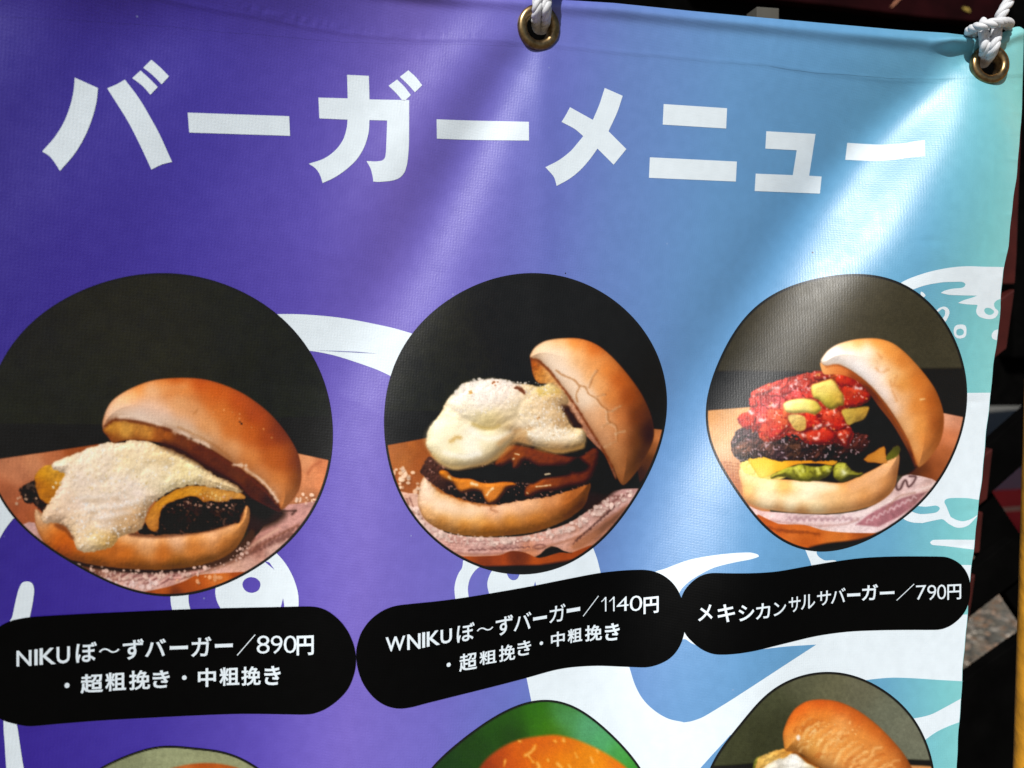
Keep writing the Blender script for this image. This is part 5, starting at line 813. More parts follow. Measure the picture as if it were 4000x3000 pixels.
def shape(name, loops, mat, parent, off, spacing=24., label=None, hole_loops=()):
    """a printed shape: outline in photograph pixels, triangulated fine enough to lie on the folds"""
    vs = []; faces_in = []
    allp = []
    for lp in list(loops) + list(hole_loops):
        lp = np.asarray(lp, float); out = []
        for a, b in zip(lp, np.roll(lp, -1, 0)):
            k = max(1, int(np.ceil(np.linalg.norm(b - a) / spacing)))
            for j in range(k): out.append(a + (b - a) * j / k)
        faces_in.append(list(range(len(vs), len(vs) + len(out)))); vs += [tuple(p) for p in out]; allp.append(np.array(out))
    A = np.concatenate(allp); (x0, y0), (x1, y1) = A.min(0), A.max(0)
    if x1 - x0 > spacing * 1.5 and y1 - y0 > spacing * 1.5:
        gx, gy = np.meshgrid(np.arange(x0 + spacing / 2, x1, spacing), np.arange(y0 + spacing / 2, y1, spacing))
        gp = np.stack([gx.ravel(), gy.ravel()], 1)
        ins = np.zeros(len(gp), bool)
        for lp in allp:
            for (ax, ay), (bx, by) in zip(lp, np.roll(lp, -1, 0)):
                if ay == by: continue
                c = (ay > gp[:, 1]) != (by > gp[:, 1]); ins ^= c & (gp[:, 0] < ax + (gp[:, 1] - ay) / (by - ay) * (bx - ax))
        vs += [tuple(p) for p in gp[ins]]
    c0 = np.array(vs).mean(0)
    co, ed, fc, *_ = delaunay_2d_cdt([Vector(((v[0] - c0[0]) / 1000, (v[1] - c0[1]) / 1000)) for v in vs], [], faces_in, 1 if not hole_loops else 1, 1e-7)
    P = np.array([(v.x, v.y) for v in co]) * 1000 + c0
    fl = [list(f) for f in fc]
    # keep what the even-odd rule calls inside
    ct = np.array([P[f].mean(0) for f in fl]); ins = np.zeros(len(ct), bool)
    for lp in allp:
        for (ax, ay), (bx, by) in zip(lp, np.roll(lp, -1, 0)):
            if ay == by: continue
            c = (ay > ct[:, 1]) != (by > ct[:, 1]); ins ^= c & (ct[:, 0] < ax + (ct[:, 1] - ay) / (by - ay) * (bx - ax))
    fl = [f[::-1] for f, k in zip(fl, ins) if k]
    V, Nn = on_sheet(P, np.full(len(P), off))
    o = add(name, V, np.array(fl), mat, parent, Nn)
    if label: o['label'] = label
    return o
def cv(C, pts): return np.array([(C[0] + x * C[2], C[1] + y * C[2]) for x, y in pts], float)
def sm(C, pts, k=5): return spline(cv(C, pts), k)

# headline characters, traced stroke by stroke
A1 = (100, 200, 1100 / 2212); A2 = (1100, 200, 1100 / 2212); A3 = (2000, 300, 900 / 2212); A4 = (2800, 450, 900 / 2212)
def arcs(C, *segs):
    """outline of straight corners and curved sides: lists of points, each list one smooth side"""
    out = []
    for s in segs:
        q = cv(C, s); out.append((spline(q, 6, False) if len(q) > 2 else q)[:-1])
    return np.concatenate(out)
T_W = .00013
HEAD = [
 [arcs(A1, [(386,208),(568,290)], [(568,290),(556,400),(525,520),(470,660),(385,805),(270,940)], [(270,940),(225,870),(185,822),(130,788)], [(130,788),(225,680),(300,560),(350,430),(376,320),(386,208)]),
  arcs(A1, [(641,292),(712,262),(780,224)], [(780,224),(890,370),(985,530),(1060,670),(1150,870)], [(1150,870),(1070,890),(988,930)], [(988,930),(900,740),(800,545),(641,292)]),
  arcs(A1, [(903,152),(975,218),(1038,282)], [(1038,282),(980,342)], [(980,342),(915,270),(838,212)], [(838,212),(903,152)]),
  arcs(A1, [(988,68),(1065,135),(1126,198)], [(1126,198),(1068,260)], [(1068,260),(1000,190),(924,130)], [(924,130),(988,68)])],
 [cv(A1, [(1273,483),(2070,511),(2077,665),(1285,639)])],
 [arcs(A2, [(514,186),(685,194)], [(685,194),(690,379)], [(690,379),(1002,385)], [(1002,385),(1001,700),(994,820),(985,890)], [(985,890),(965,950),(925,995),(860,1018),(760,1027),(720,1024)], [(720,1024),(716,990),(700,925),(667,863)], [(667,863),(740,866),(790,858),(812,835),(820,790)], [(820,790),(829,545)], [(829,545),(690,541)], [(690,541),(683,640),(650,750),(590,850),(500,935),(410,995),(322,1036)], [(322,1036),(300,970),(265,920),(213,884)], [(213,884),(330,845),(420,780),(480,700),(510,610),(518,538)], [(518,538),(296,528)], [(296,528),(289,365)], [(289,365),(519,371)], [(519,371),(514,186)]),
  arcs(A2, [(907,223),(965,280),(1015,345)], [(1015,345),(972,387)], [(972,387),(948,387)], [(948,387),(900,330),(840,272)], [(840,272),(907,223)]),
  arcs(A2, [(995,150),(1055,205),(1104,268)], [(1104,268),(1047,323)], [(1047,323),(990,260),(929,202)], [(929,202),(995,150)])],
 [arcs(A2, [(1217,535),(1500,545),(1800,552),(1942,555)], [(1942,555),(1943,702)], [(1943,702),(1600,699),(1400,694),(1219,687)], [(1219,687),(1217,535)])],
 [arcs(A3, [(889,107),(1062,183)], [(1062,183),(1010,340),(926,523)], [(926,523),(1097,694)], [(1097,694),(1035,770),(975,844)], [(975,844),(820,690)], [(820,690),(740,800),(650,900),(550,980),(428,1048)], [(428,1048),(400,960),(320,868)], [(320,868),(450,800),(560,715),(630,635),(683,570)], [(683,570),(600,500),(475,434)], [(475,434),(520,360),(556,292)], [(556,292),(660,350),(776,414)], [(776,414),(840,260),(889,107)])],
 [cv(A3, [(1455,262),(2064,302),(2055,497),(1446,459)]), cv(A3, [(1323,773),(2158,814),(2148,1006),(1314,970)])],
 [cv(A4, [(474,154),(947,180),(885,581),(1005,589),(989,753),(362,728),(372,561),(728,575),(766,337),(465,321)])],
 [arcs(A4, [(1251,265),(1400,275),(1600,284),(1800,270),(1900,252),(1998,240)], [(1998,240),(2000,395)], [(2000,395),(1860,408),(1700,430),(1550,439),(1400,437),(1232,428)], [(1232,428),(1251,265)])],
]
for k, lp in enumerate(HEAD): shape('headline_letter', lp, M_WHITE, banner, T_W, 20.)

# pale drawing behind the photographs
E8 = (0, 2200, 1600 / 2212); E3 = (1000, 1100, 700 / 2212); E4 = (600, 2000, 900 / 2212); E5 = (1600, 2000, 1100 / 2212); E1 = (1600, 2600, 1100 / 2212); E2 = (2600, 2400, 1300 / 2212)
E7 = (2600, 2050, 1300 / 2212); C4 = (3600, 700, 400 / 664); C5 = (3600, 1700, 400 / 510); D1 = (0, 900, .9044); D3 = (2600, 1000, .7834); C8 = (2600, 400, 1400 / 2212)
O_W = .00010; O_G = .00019
def edge_run(y0, y1, step=26, inset=1.5):
    n = max(2, int(abs(y1 - y0) / step) + 1); ys = np.linspace(y0, y1, n)
    return np.stack([xedge(ys) - inset, ys], 1)
J = np.concatenate
white = lambda lp, holes=(), sp=22.: shape('white_drawing', lp, M_WHITE, banner, O_W, sp, hole_loops=holes)
tint = lambda lp, sp=22.: shape('tinted_drawing', lp, M_GRAD, banner, O_G, sp)
white([J([spline(cv(E3, [(40,412),(225,402),(500,402),(800,420),(1100,455),(1400,510),(1700,575),(1970,655),(2120,705)]), 5, False), spline(cv(E3, [(1900,1290),(1690,1180),(1500,1090),(1250,1000),(1000,920),(800,875),(625,848),(400,820)]), 5, False)])])
shape('tinted_drawing', [cv(E3, [(740,847),(1000,855),(1250,866),(1490,889),(1250,877),(1000,863)])], M_SLIT, banner, O_G, 20.)
white([sm(D1, [(-60,1120),(0,1150),(80,1230),(56,1246),(22,1290),(0,1328),(-60,1430)])])
white([sm(E8, [(50,330),(66,290),(82,215),(98,150),(118,108),(148,98),(176,112),(184,150),(176,215),(164,275),(150,330),(100,360)])])
white([J([cv(E8, [(18,830),(90,870)]), spline(cv(E8, [(95,890),(108,980),(128,1106),(160,1250),(220,1500)]), 4, False), spline(cv(E8, [(100,1500),(50,1250),(34,1106),(26,980),(20,900)]), 4, False)])])
white([J([cv(E4, [(150,760),(340,760)]), spline(cv(E4, [(335,800),(336,855),(346,910),(362,960)]), 4, False), spline(cv(E4, [(186,970),(168,890),(160,800)]), 4, False)])])
white([J([spline(cv(E4, [(1100,330),(1195,410),(1270,500),(1330,605),(1370,710),(1388,790),(1393,860),(1390,960)]), 5, False), spline(cv(E4, [(660,960),(640,920),(610,860),(594,795),(594,740),(615,690),(700,600)]), 5, False)])])
tint([sm(E4, [(938,624),(985,636),(1018,668),(1024,705),(1006,748),(968,770),(930,774),(890,760),(862,728),(853,690),(868,655),(900,632)])])
tint([cv(E4, [(1060,470),(1110,482),(1160,553),(1085,492)])]); tint([cv(E4, [(1243,826),(1252,880),(1256,930),(1215,930),(1230,880)])])
white([J([spline(cv(E5, [(420,380),(412,436),(385,480),(362,540),(352,600),(356,660),(365,720)]), 5, False), spline(cv(E5, [(472,710),(462,655),(458,595),(470,535),(495,485),(530,445),(600,400)]), 5, False)])])
white([J([spline(cv(E5, [(680,420),(635,480),(612,545),(612,590),(626,650),(640,700)]), 5, False), cv(E5, [(1510,530)]), spline(cv(E5, [(1500,475),(1470,360),(1420,230)]), 4, False)])])
tint([sm(E5, [(765,470),(772,505),(790,527),(815,535),(840,527),(856,505),(862,470),(815,455)])]); tint([cv(E5, [(985,545),(997,600),(970,600)])])
# the big pale wave below
white([J([cv((0, 0, 1), [(2040,2560)]), cv(E1, [(918,95),(955,275)]), cv((0, 0, 1), [(2080,2850),(2040,3330),(3000,3330)]), edge_run(3330, 2400), cv((0, 0, 1), [(3500,2410),(3100,2450),(2760,2470),(2660,2440),(2500,2540)])])], sp=24.)
tint([J([cv((0, 0, 1), [(2440,2540),(2560,2520)]), spline(cv((0, 0, 1), [(2600,2530),(2640,2515),(2672,2496),(2700,2512),(2740,2530)]), 4, False), cv((0, 0, 1), [(2900,2520),(2958,2537)]), spline(cv(E2, [(610,235),(800,213),(1000,200)]), 4, False), spline(cv(E2, [(1000,200),(800,330),(560,487),(400,590),(250,680),(175,708),(120,717)]), 5, False), spline(cv(E1, [(2150,443),(2030,415),(1920,350),(1830,260),(1770,150),(1725,10)]), 5, False)])])
tint([J([spline(cv(E2, [(1250,450),(1360,432),(1500,420),(1650,424),(1800,434),(1975,444)]), 5, False), edge_run(2400 + 446 * .5877, 2400 + 555 * .5877), spline(cv(E2, [(1956,562),(1850,620),(1760,665),(1650,690),(1500,700)]), 5, False)])], 10.)
tint([J([spline(cv(E2, [(1640,900),(1735,825),(1800,780),(1880,742),(1950,716)]), 5, False), edge_run(2400 + 718 * .5877, 3330), cv((0, 0, 1), [(3500,3330),(3600,3000)])])], 10.)
tint([J([spline(cv(E2, [(430,800),(395,840),(330,910),(230,1021)]), 4, False), cv((0, 0, 1), [(2700,3060),(2640,3330),(2900,3330),(2900,2950)])])])
white([sm(E7, [(-90,330),(0,290),(150,235),(300,205),(450,188),(560,184),(610,196),(618,212),(560,231),(450,252),(320,286),(210,342),(140,392),(92,452),(80,540),(-40,540),(-90,440)])])
white([sm(E7, [(930,150),(1000,170),(1004,192),(1020,214),(1060,237),(1140,248),(1080,300),(990,300),(957,235),(938,190)])])
# pale drawing on the right: head, rings, wave crests
white([J([spline(cv((0, 0, 1), [(3470,1140),(3527,1100),(3581,1077),(3645,1058),(3714,1045),(3777,1040),(3850,1042)]), 5, False), edge_run(1043, 1167, 14), spline(cv(C4, [(515,776),(487,786),(469,808),(476,836),(497,858),(484,890),(458,906),(415,905),(372,890),(353,860),(362,815)]), 5, False), spline(cv(C4, [(362,815),(290,811),(235,803)]), 4, False), spline(cv(C4, [(235,803),(270,785),(320,770),(360,755)]), 4, False), spline(cv(C4, [(360,755),(260,753),(180,750),(123,738)]), 4, False), spline(cv(C4, [(123,738),(150,722),(200,710),(262,704),(283,684),(262,666),(200,666),(140,668),(60,680),(0,695),(-140,745)]), 5, False)])], [sm(C4, [(405,852),(415,836),(440,836),(464,850),(468,866),(446,880),(418,873)])], 10.)
white([sm(C4, [(92,866),(110,838),(145,826),(172,840),(180,868),(166,904),(150,924),(136,906),(150,880),(150,852),(132,842),(112,856)])], sp=12.)
white([sm(C4, [(207,985),(218,952),(250,942),(283,950),(290,985),(282,1020),(250,1033),(218,1022)])], [sm(C4, [(224,990),(232,974),(255,970),(272,984),(268,1006),(245,1014),(228,1008)])], 12.)
white([J([spline(cv(C4, [(490,974),(468,984),(453,1010),(460,1034),(487,1045)]), 4, False), edge_run(700 + 1045 * .6024, 700 + 974 * .6024, 14)])], sp=10.)
white([sm(C8, [(1575,1170),(1596,1180),(1602,1196),(1580,1200)])], sp=12.)
white([J([cv((0, 0, 1), [(3600,1536)]), edge_run(1534, 1700 + 400 * .784, 24), spline(cv(C5, [(275,405),(230,450),(180,461),(135,442),(100,418),(0,438)]), 5, False), spline(cv((0, 0, 1), [(3600,2043),(3560,2040),(3526,2024),(3480,1960)]), 4, False)])], sp=12.)
tint([sm(D3, [(1200,1240),(1290,1250),(1345,1244),(1366,1258),(1345,1279),(1270,1286),(1215,1268)])], 12.)
tint([J([spline(cv(D3, [(1420,1300),(1400,1250),(1390,1220),(1420,1207),(1500,1207),(1562,1216)]), 5, False), edge_run(1955, 2008, 14), spline(cv(D3, [(1552,1292),(1520,1312),(1480,1322),(1445,1314)]), 4, False)])], 10.)
white([J([spline(cv(D3, [(1540,1415),(1400,1414),(1335,1416),(1319,1428),(1332,1441),(1400,1447),(1536,1464)]), 5, False), edge_run(1000 + 1464 * .7834, 1000 + 1415 * .7834, 12)])], sp=10.)
white([J([cv((0, 0, 1), [(3700,2206)]), edge_run(2207, 2368, 20), cv((0, 0, 1), [(3700,2368)])])], sp=12.)

# round photographs
def patches(L):
    """numbers of the connected equal-valued patches of a grid"""
    n = L.size; idx = np.arange(n).reshape(L.shape); par = idx.copy()
    while True:
        old = par.copy()
        for ax in (0, 1):
            for rev in (False, True):
                A = np.flip(par, ax) if rev else par; B = np.flip(L, ax) if rev else L
                A = np.moveaxis(A.copy(), ax, 0); B = np.moveaxis(B, ax, 0)
                for i in range(1, len(A)):
                    A[i] = np.where(B[i] == B[i - 1], np.minimum(A[i], A[i - 1]), A[i])
                A = np.moveaxis(A, 0, ax); par = np.flip(A, ax) if rev else A
        if (par == old).all(): break
    return np.unique(par, return_inverse=True)[1].reshape(L.shape)
GR = []
PARTLABEL = ['round photo of a burger under grated white cheese', 'round photo of a double burger under smooth white sauce', 'round photo of a burger with red salsa and avocado', 'round photo cut off at the lower left with a bun top', 'round photo with green background and orange bun', 'round photo with a long glossy bun and white cream']
for fn, lb in zip(PLATES, PARTLABEL):
    s = fn(); h, wd = s.X.shape
    lab = s.lab.copy(); img = np.maximum(lin(s.img) - VEIL, .0012) / GAIN
    rim = np.clip((9.5 - s.d) / 3 + .5, 0, 1)[..., None]; img = img * (1 - rim) + lin((8, 8, 8)) * rim
    s.names.append('rim'); lab[s.d < 9.5] = len(s.names) - 1
    # outermost ring of cells is pulled onto the true outline, so that the edge is smooth
    P = np.stack([s.X, s.Y], -1)
    gy, gx = np.gradient(s.d, s.step); near = np.abs(s.d) < s.step * 1.2
    P = P - (np.where(near, s.d, 0) / np.maximum(np.hypot(gx, gy), .5))[..., None] * np.stack([gx, gy], -1)
    V, Nn = on_sheet(P, np.full((h, wd), .0003))
    ins = s.d > -s.step * 1.2
    i = (np.arange(h - 1)[:, None] * wd + np.arange(wd - 1)[None, :])
    Fc = np.stack([i, i + wd, i + wd + 1, i + 1], -1).reshape(-1, 4)
    okf = ins.ravel()[Fc].all(1); fl = lab[:-1, :-1].ravel()
    plate = None; Vf, Nf, Cf = V.reshape(-1, 3), Nn.reshape(-1, 3), img.reshape(-1, 3)
    # every printed piece is one connected patch: number the patches, let specks join what surrounds them
    ok2 = okf.reshape(h - 1, wd - 1); fl = np.where(ok2, lab[:-1, :-1], -1)
    for attempt in range(4):
        comp = patches(fl); cnt = np.bincount(comp.ravel()); small = (cnt[comp] < 90) & (fl >= 0)
        if not small.any(): break
        big = np.where(small, -2, fl)
        for _ in range(60):
            m = big == -2
            if not m.any(): break
            for sh, ax in ((1, 0), (-1, 0), (1, 1), (-1, 1)):
                nb = np.roll(big, sh, ax); big = np.where((big == -2) & (nb >= 0), nb, big)
        fl = np.where(big == -2, 0, big)
    comp = patches(fl); todo = []
    for c in np.unique(comp):
        m = comp == c; k = fl[m][0]
        if k >= 0: todo.append((k != 0, k, -m.sum(), c))
    for first, (_, k, _, c) in enumerate(sorted(todo)):
        sel = Fc[(comp == c).ravel()]
        u, inv = np.unique(sel, return_inverse=True)
        nm = 'round_photo' if first == 0 else s.names[k]
        o = add(nm, Vf[u], inv.reshape(-1, 4), M_PRINT, banner if first == 0 else plate, Nf[u], Cf[u])
        if first == 0: plate = o; o['label'] = lb
    s.V = None

# black price labels and their lettering
S5 = (0, 2250, 1400 / 2212); S6 = (1350, 2100, 1400 / 2212)
PILLS = [(S5, [(0,308),(80,271),(200,250),(500,232),(800,218),(1100,205),(1400,196),(1700,190),(1880,186),(1960,191),(2030,218),(2100,276),(2150,345),(2185,430),(2197,515),(2186,600),(2150,690),(2090,760),(2010,818),(1930,848),(1850,853),(1500,848),(1200,858),(900,873),(600,890),(350,910),(180,924),(80,908),(0,880),(-80,820),(-130,730),(-148,600),(-125,460),(-70,360)]),
 (S6, [(65,720),(75,650),(100,580),(150,510),(220,455),(300,422),(400,408),(550,393),(700,374),(900,342),(1150,298),(1350,258),(1550,220),(1700,203),(1830,198),(1905,209),(1972,240),(2030,293),(2070,365),(2091,450),(2096,540),(2082,620),(2050,690),(2000,745),(1930,782),(1850,800),(1700,795),(1550,790),(1400,798),(1280,818),(1100,868),(900,920),(700,970),(500,1020),(400,1046),(320,1053),(240,1032),(170,982),(110,902),(76,810)]),
 (E7, [(103,490),(130,430),(180,375),(240,336),(310,320),(450,322),(600,320),(750,308),(950,272),(1110,245),(1300,220),(1500,210),(1700,209),(1850,212),(1912,232),(1965,270),(2005,330),(2022,400),(2018,480),(2000,550),(1960,612),(1900,663),(1840,690),(1780,697),(1600,697),(1400,700),(1200,710),(1000,738),(800,785),(600,835),(480,855),(380,862),(310,856),(240,827),(180,780),(130,722),(103,640),(94,560)])]
TEXT = [
 [('N',103,195,455,555,.8),('I',213,233,450,548,.8),('K',245,345,440,545,.8),('U',350,432,432,538,.8),('ぼ',468,598,403,532,1),('〜',610,738,440,475,0),('ず',758,888,385,515,1),('バ',895,1025,385,497,1),('ー',1048,1160,427,452,1),('ガ',1180,1305,372,497,1),('ー',1327,1437,414,440,1),('／',1463,1577,360,487,0),('8',1585,1665,365,478,-.45),('9',1672,1745,365,478,-.45),('0',1752,1832,365,475,-.45),('円',1832,1938,365,488,1.3),
  ('・',398,430,655,690,0),('超',497,637,600,722,1.3),('粗',650,778,590,708,1.3),('挽',797,927,578,702,1.3),('き',942,1048,578,690,1.3),('・',1123,1153,610,640,0),('中',1222,1333,565,683,1.3),('粗',1355,1478,560,675,1.3),('挽',1490,1610,555,675,1.3),('き',1632,1733,552,672,1.3)],
 [('W',247,368,605,702,1.1),('N',380,462,590,690,1.1),('I',472,490,583,678,1.1),('K',500,582,570,670,1.1),('U',585,655,560,655,1.1),('ぼ',685,795,522,645,.8),('〜',808,910,545,580,0),('ず',925,1032,475,605,.8),('バ',1035,1145,458,575,.5),('ー',1155,1240,480,510,.5),('ガ',1255,1355,408,525,.5),('ー',1362,1445,428,462,.5),('／',1462,1560,362,482,0),('1',1576,1607,366,457,-.6),('1',1625,1658,364,456,-.6),('4',1670,1745,362,455,-.45),('0',1752,1830,355,455,-.45),('円',1838,1932,362,470,1.3),
  ('・',622,648,768,798,0),('超',700,810,705,825,1.),('粗',825,930,690,785,1.),('挽',945,1045,655,765,1.),('き',1058,1143,630,730,1.),('・',1195,1217,638,663,0),('中',1265,1350,575,675,1.),('粗',1368,1458,555,650,1.3),('挽',1475,1580,535,640,1.3),('き',1598,1690,525,637,1.3)],
 [('メ',215,312,528,640,1.),('キ',345,460,525,648,1.),('シ',483,587,530,640,1.),('カ',597,692,517,628,.8),('ン',715,797,508,605,.6),('サ',815,893,475,582,.5),('ル',895,990,458,562,.5),('サ',1003,1095,435,538,.6),('バ',1095,1193,418,522,.5),('ー',1203,1290,452,476,.6),('ガ',1300,1408,393,503,1.),('ー',1420,1517,440,462,.8),('／',1530,1650,393,500,0),('7',1660,1728,400,497,-.45),('9',1735,1795,398,500,-.45),('0',1800,1860,395,495,-.45),('円',1868,1960,393,497,.8)]]
SLOPE = [lambda x: -.055 if x < 1000 else -.035, lambda x: -.17 if 500 < x < 1480 else -.10, lambda x: -.13 if 600 < x < 1200 else -.05]
def fatten(lp, outer, d):
    """shift a loop outwards along its own normals"""
    lp = np.asarray(lp, float); a = np.roll(lp, 1, 0); b = np.roll(lp, -1, 0)
    e1 = lp - a; e2 = b - lp
    n1 = np.stack([e1[:, 1], -e1[:, 0]], 1) / (np.linalg.norm(e1, axis=1, keepdims=True) + 1e-9)
    n2 = np.stack([e2[:, 1], -e2[:, 0]], 1) / (np.linalg.norm(e2, axis=1, keepdims=True) + 1e-9)
    n = n1 + n2; L = np.linalg.norm(n, axis=1, keepdims=True); n = n / np.maximum(L, .5) * np.minimum(2 / np.maximum(L, .5), 1.6) * .9
    return lp + n * d
for (C, out), txt, sl, nm in zip(PILLS, TEXT, SLOPE, ('NIKU', 'WNIKU', 'salsa')):
    pill = shape('price_label', [sm(C, out, 4)], M_BLACK, banner, .0004, 22.)
    for ch, xl, xr, yt, yb, bold in txt:
        lps = [np.array(list(map(int, l.split()))).reshape(-1, 2) / 500. for l in (GLYPHS[ch] if ch != '1' else ['0 265 62 300 120 355 165 355 165 0 115 0 115 300 60 260 0 230'])]
        lps = [l for l in lps if len(l) > 2]
        # bold weights: grow every loop outwards (font loops run clockwise outside, the other way round in holes)
        big = max(lps, key=lambda l: np.prod(np.ptp(l, 0)))
        area = (big[:, 0] * np.roll(big[:, 1], -1) - np.roll(big[:, 0], -1) * big[:, 1]).sum()
        lps = [fatten(l, True, .019 * bold * np.sign(area)) for l in lps]
        A = np.concatenate(lps); (gx0, gy0), (gx1, gy1) = A.min(0), A.max(0)
        k = sl((xl + xr) / 2); drop = abs(k) * (xr - xl) * (.0 if ch in '／I' else .6)
        out_l = []
        for l in lps:
            u = (l[:, 0] - gx0) / max(gx1 - gx0, 1e-6); v = (l[:, 1] - gy0) / max(gy1 - gy0, 1e-6)
            x = xl + u * (xr - xl); y = yb - drop / 2 - v * (yb - yt - drop) + k * (x - (xl + xr) / 2)
            out_l.append(cv(C, np.stack([x, y], 1)))
        shape('lettering', out_l, M_WHITE, pill, .00052, 40.)

# eyelets
def mat_brass():
    m, nt, b = material('antique_brass'); b.inputs['Metallic'].default_value = 1; b.inputs['Roughness'].default_value = .33
    tc = nt.nodes.new('ShaderNodeTexCoord'); n = nt.nodes.new('ShaderNodeTexNoise'); n.inputs['Scale'].default_value = 420; n.inputs['Detail'].default_value = 4
    nt.links.new(tc.outputs['Object'], n.inputs['Vector'])
    cr = nt.nodes.new('ShaderNodeValToRGB'); cr.color_ramp.elements[0].position = .3; cr.color_ramp.elements[0].color = (.17, .105, .042, 1); cr.color_ramp.elements[1].position = .7; cr.color_ramp.elements[1].color = (.36, .25, .125, 1)
    nt.links.new(n.outputs[0], cr.inputs[0]); nt.links.new(cr.outputs[0], b.inputs['Base Color'])
    bp = nt.nodes.new('ShaderNodeBump'); bp.inputs['Distance'].default_value = .00006; nt.links.new(n.outputs[0], bp.inputs['Height']); nt.links.new(bp.outputs[0], b.inputs['Normal'])
    return m
M_BRASS = mat_brass()
def frame_at(px):
    P, Nn = on_sheet(np.array([px], float)); n = Nn[0]; u = np.cross([0, 0, 1.], n); u /= np.linalg.norm(u); return P[0], u, np.cross(n, u), n
for ex, ey, ro, ri in EYELETS:
    P, u, v, n = frame_at((ex, ey)); RO = ro * MM; RI = ri * MM
    prof = [(RO, -.0003), (RO, .0005), (RO * .985, .0011)] 
    mid = (RO + RI) / 2; hw = (RO - RI) / 2
    for a in np.linspace(.12, .98, 12): prof.append((mid + hw * .97 * math.cos(a * math.pi), .0009 + .0019 * math.sin(a * math.pi)))
    prof += [(RI * .985, .0004), (RI * .95, -.002), (RI * .95, -.005), (RI * 1.15, -.0055), (RO * .9, -.0035)]
    ns = 72; V = []; Fc = []
    for k in range(ns):
        c, s_ = math.cos(2 * math.pi * k / ns), math.sin(2 * math.pi * k / ns)
        for r, z in prof: V.append(P + u * c * r + v * s_ * r + n * z)
    m_ = len(prof)
    for k in range(ns):
        for j in range(m_ - 1):
            a = k * m_ + j; b2 = ((k + 1) % ns) * m_ + j; Fc.append([a, b2, b2 + 1, a + 1])
    add('eyelet', V, np.array(Fc), M_BRASS, banner)

# ------------------------------------------------------------------ ropes
def mat_rope():
    m, nt, b = material('white_cord'); b.inputs['Roughness'].default_value = .75; b.inputs['Specular IOR Level'].default_value = .25
    tc = nt.nodes.new('ShaderNodeTexCoord'); at = nt.nodes.new('ShaderNodeAttribute'); at.attribute_name = 'print_colour'
    mp = nt.nodes.new('ShaderNodeMapping'); mp.inputs['Scale'].default_value = (1, 1, 1); nt.links.new(at.outputs['Vector'], mp.inputs[0])
    n = nt.nodes.new('ShaderNodeTexNoise'); n.inputs['Scale'].default_value = 1; n.inputs['Detail'].default_value = 3; nt.links.new(mp.outputs[0], n.inputs['Vector'])
    cr = nt.nodes.new('ShaderNodeValToRGB'); cr.color_ramp.elements[0].position = .25; cr.color_ramp.elements[0].color = (.42, .43, .46, 1); cr.color_ramp.elements[1].position = .6; cr.color_ramp.elements[1].color = (.8, .8, .81, 1)
    nt.links.new(n.outputs[0], cr.inputs[0]); nt.links.new(cr.outputs[0], b.inputs['Base Color'])
    bp = nt.nodes.new('ShaderNodeBump'); bp.inputs['Distance'].default_value = .00025; bp.inputs['Strength'].default_value = .8; nt.links.new(n.outputs[0], bp.inputs['Height']); nt.links.new(bp.outputs[0], b.inputs['Normal'])
    return m
M_ROPE = mat_rope()
def rope_path(pts):
    """(pixel x, pixel y, metres in front of the sheet) -> smooth world path"""
    q = np.array(pts, float); p = spline(np.stack([q[:, 0], q[:, 1], q[:, 2] / MM], 1), 10, False)
    fl = on_plane(p[:, :2]); hh = sample(HG, p[:, :2])
    hh = np.where(p[:, 1] < ytop(p[:, 0]), sample(HG, np.stack([p[:, 0], ytop(p[:, 0]) + 30], 1)), hh)
    # move along the sight line to the wanted height
    r = ray(p[:, :2]); t = (-(hh + p[:, 2] * MM) - CAM[1]) / r[:, 1]
    return CAM + r * t[:, None]
def strands(path, R, parent, phase=0., pitch=None, tip=False):
    d = np.r_[0, np.cumsum(np.linalg.norm(np.diff(path, axis=0), axis=1))]
    n = max(12, int(d[-1] / (R * .16))); s = np.linspace(0, d[-1], n)
    p = np.stack([np.interp(s, d, path[:, i]) for i in range(3)], 1)
    for _ in range(14): p[1:-1] = (p[:-2] + 2 * p[1:-1] + p[2:]) / 4
    T = np.gradient(p, axis=0); T /= np.linalg.norm(T, axis=1, keepdims=True)
    U = np.zeros_like(T); u = np.cross(T[0], [0, 1., 0]); u /= np.linalg.norm(u)
    for i in range(n):
        u = u - T[i] * u.dot(T[i]); u /= np.linalg.norm(u); U[i] = u
    W = np.cross(T, U); pitch = pitch or R * 4.9
    for k in range(3):
        ph = phase + 2 * math.pi * (s / pitch + k / 3)
        c = p + (U * np.cos(ph)[:, None] + W * np.sin(ph)[:, None]) * R * .52
        Tc = np.gradient(c, axis=0); Tc /= np.linalg.norm(Tc, axis=1, keepdims=True)
        rad = (c - p) / (R * .52); rad -= Tc * (rad * Tc).sum(1, keepdims=True); rad /= np.linalg.norm(rad, axis=1, keepdims=True); bi = np.cross(Tc, rad)
        m_ = 14; a = np.linspace(0, 2 * math.pi, m_, endpoint=False)
        rr = R * .53
        V = c[:, None] + (rad[:, None] * np.cos(a)[None, :, None] * .92 + bi[:, None] * np.sin(a)[None, :, None] * 1.12) * rr
        # fibre coordinate: around the strand, turning, and along it
        ang = a[None, :] + 2 * math.pi * s[:, None] / (pitch * .7)
        fc = np.stack([np.cos(ang) * 7, np.sin(ang) * 7, np.repeat((s / R * .55)[:, None] + k * 9, m_, 1)], -1)
        i = np.arange(n - 1)[:, None] * m_ + np.arange(m_)[None, :]; j = np.arange(n - 1)[:, None] * m_ + (np.arange(m_)[None, :] + 1) % m_
        Fc = np.stack([i, j, j + m_, i + m_], -1).reshape(-1, 4)
        add('strand', V.reshape(-1, 3), Fc, M_ROPE, parent, None, fc.reshape(-1, 3))
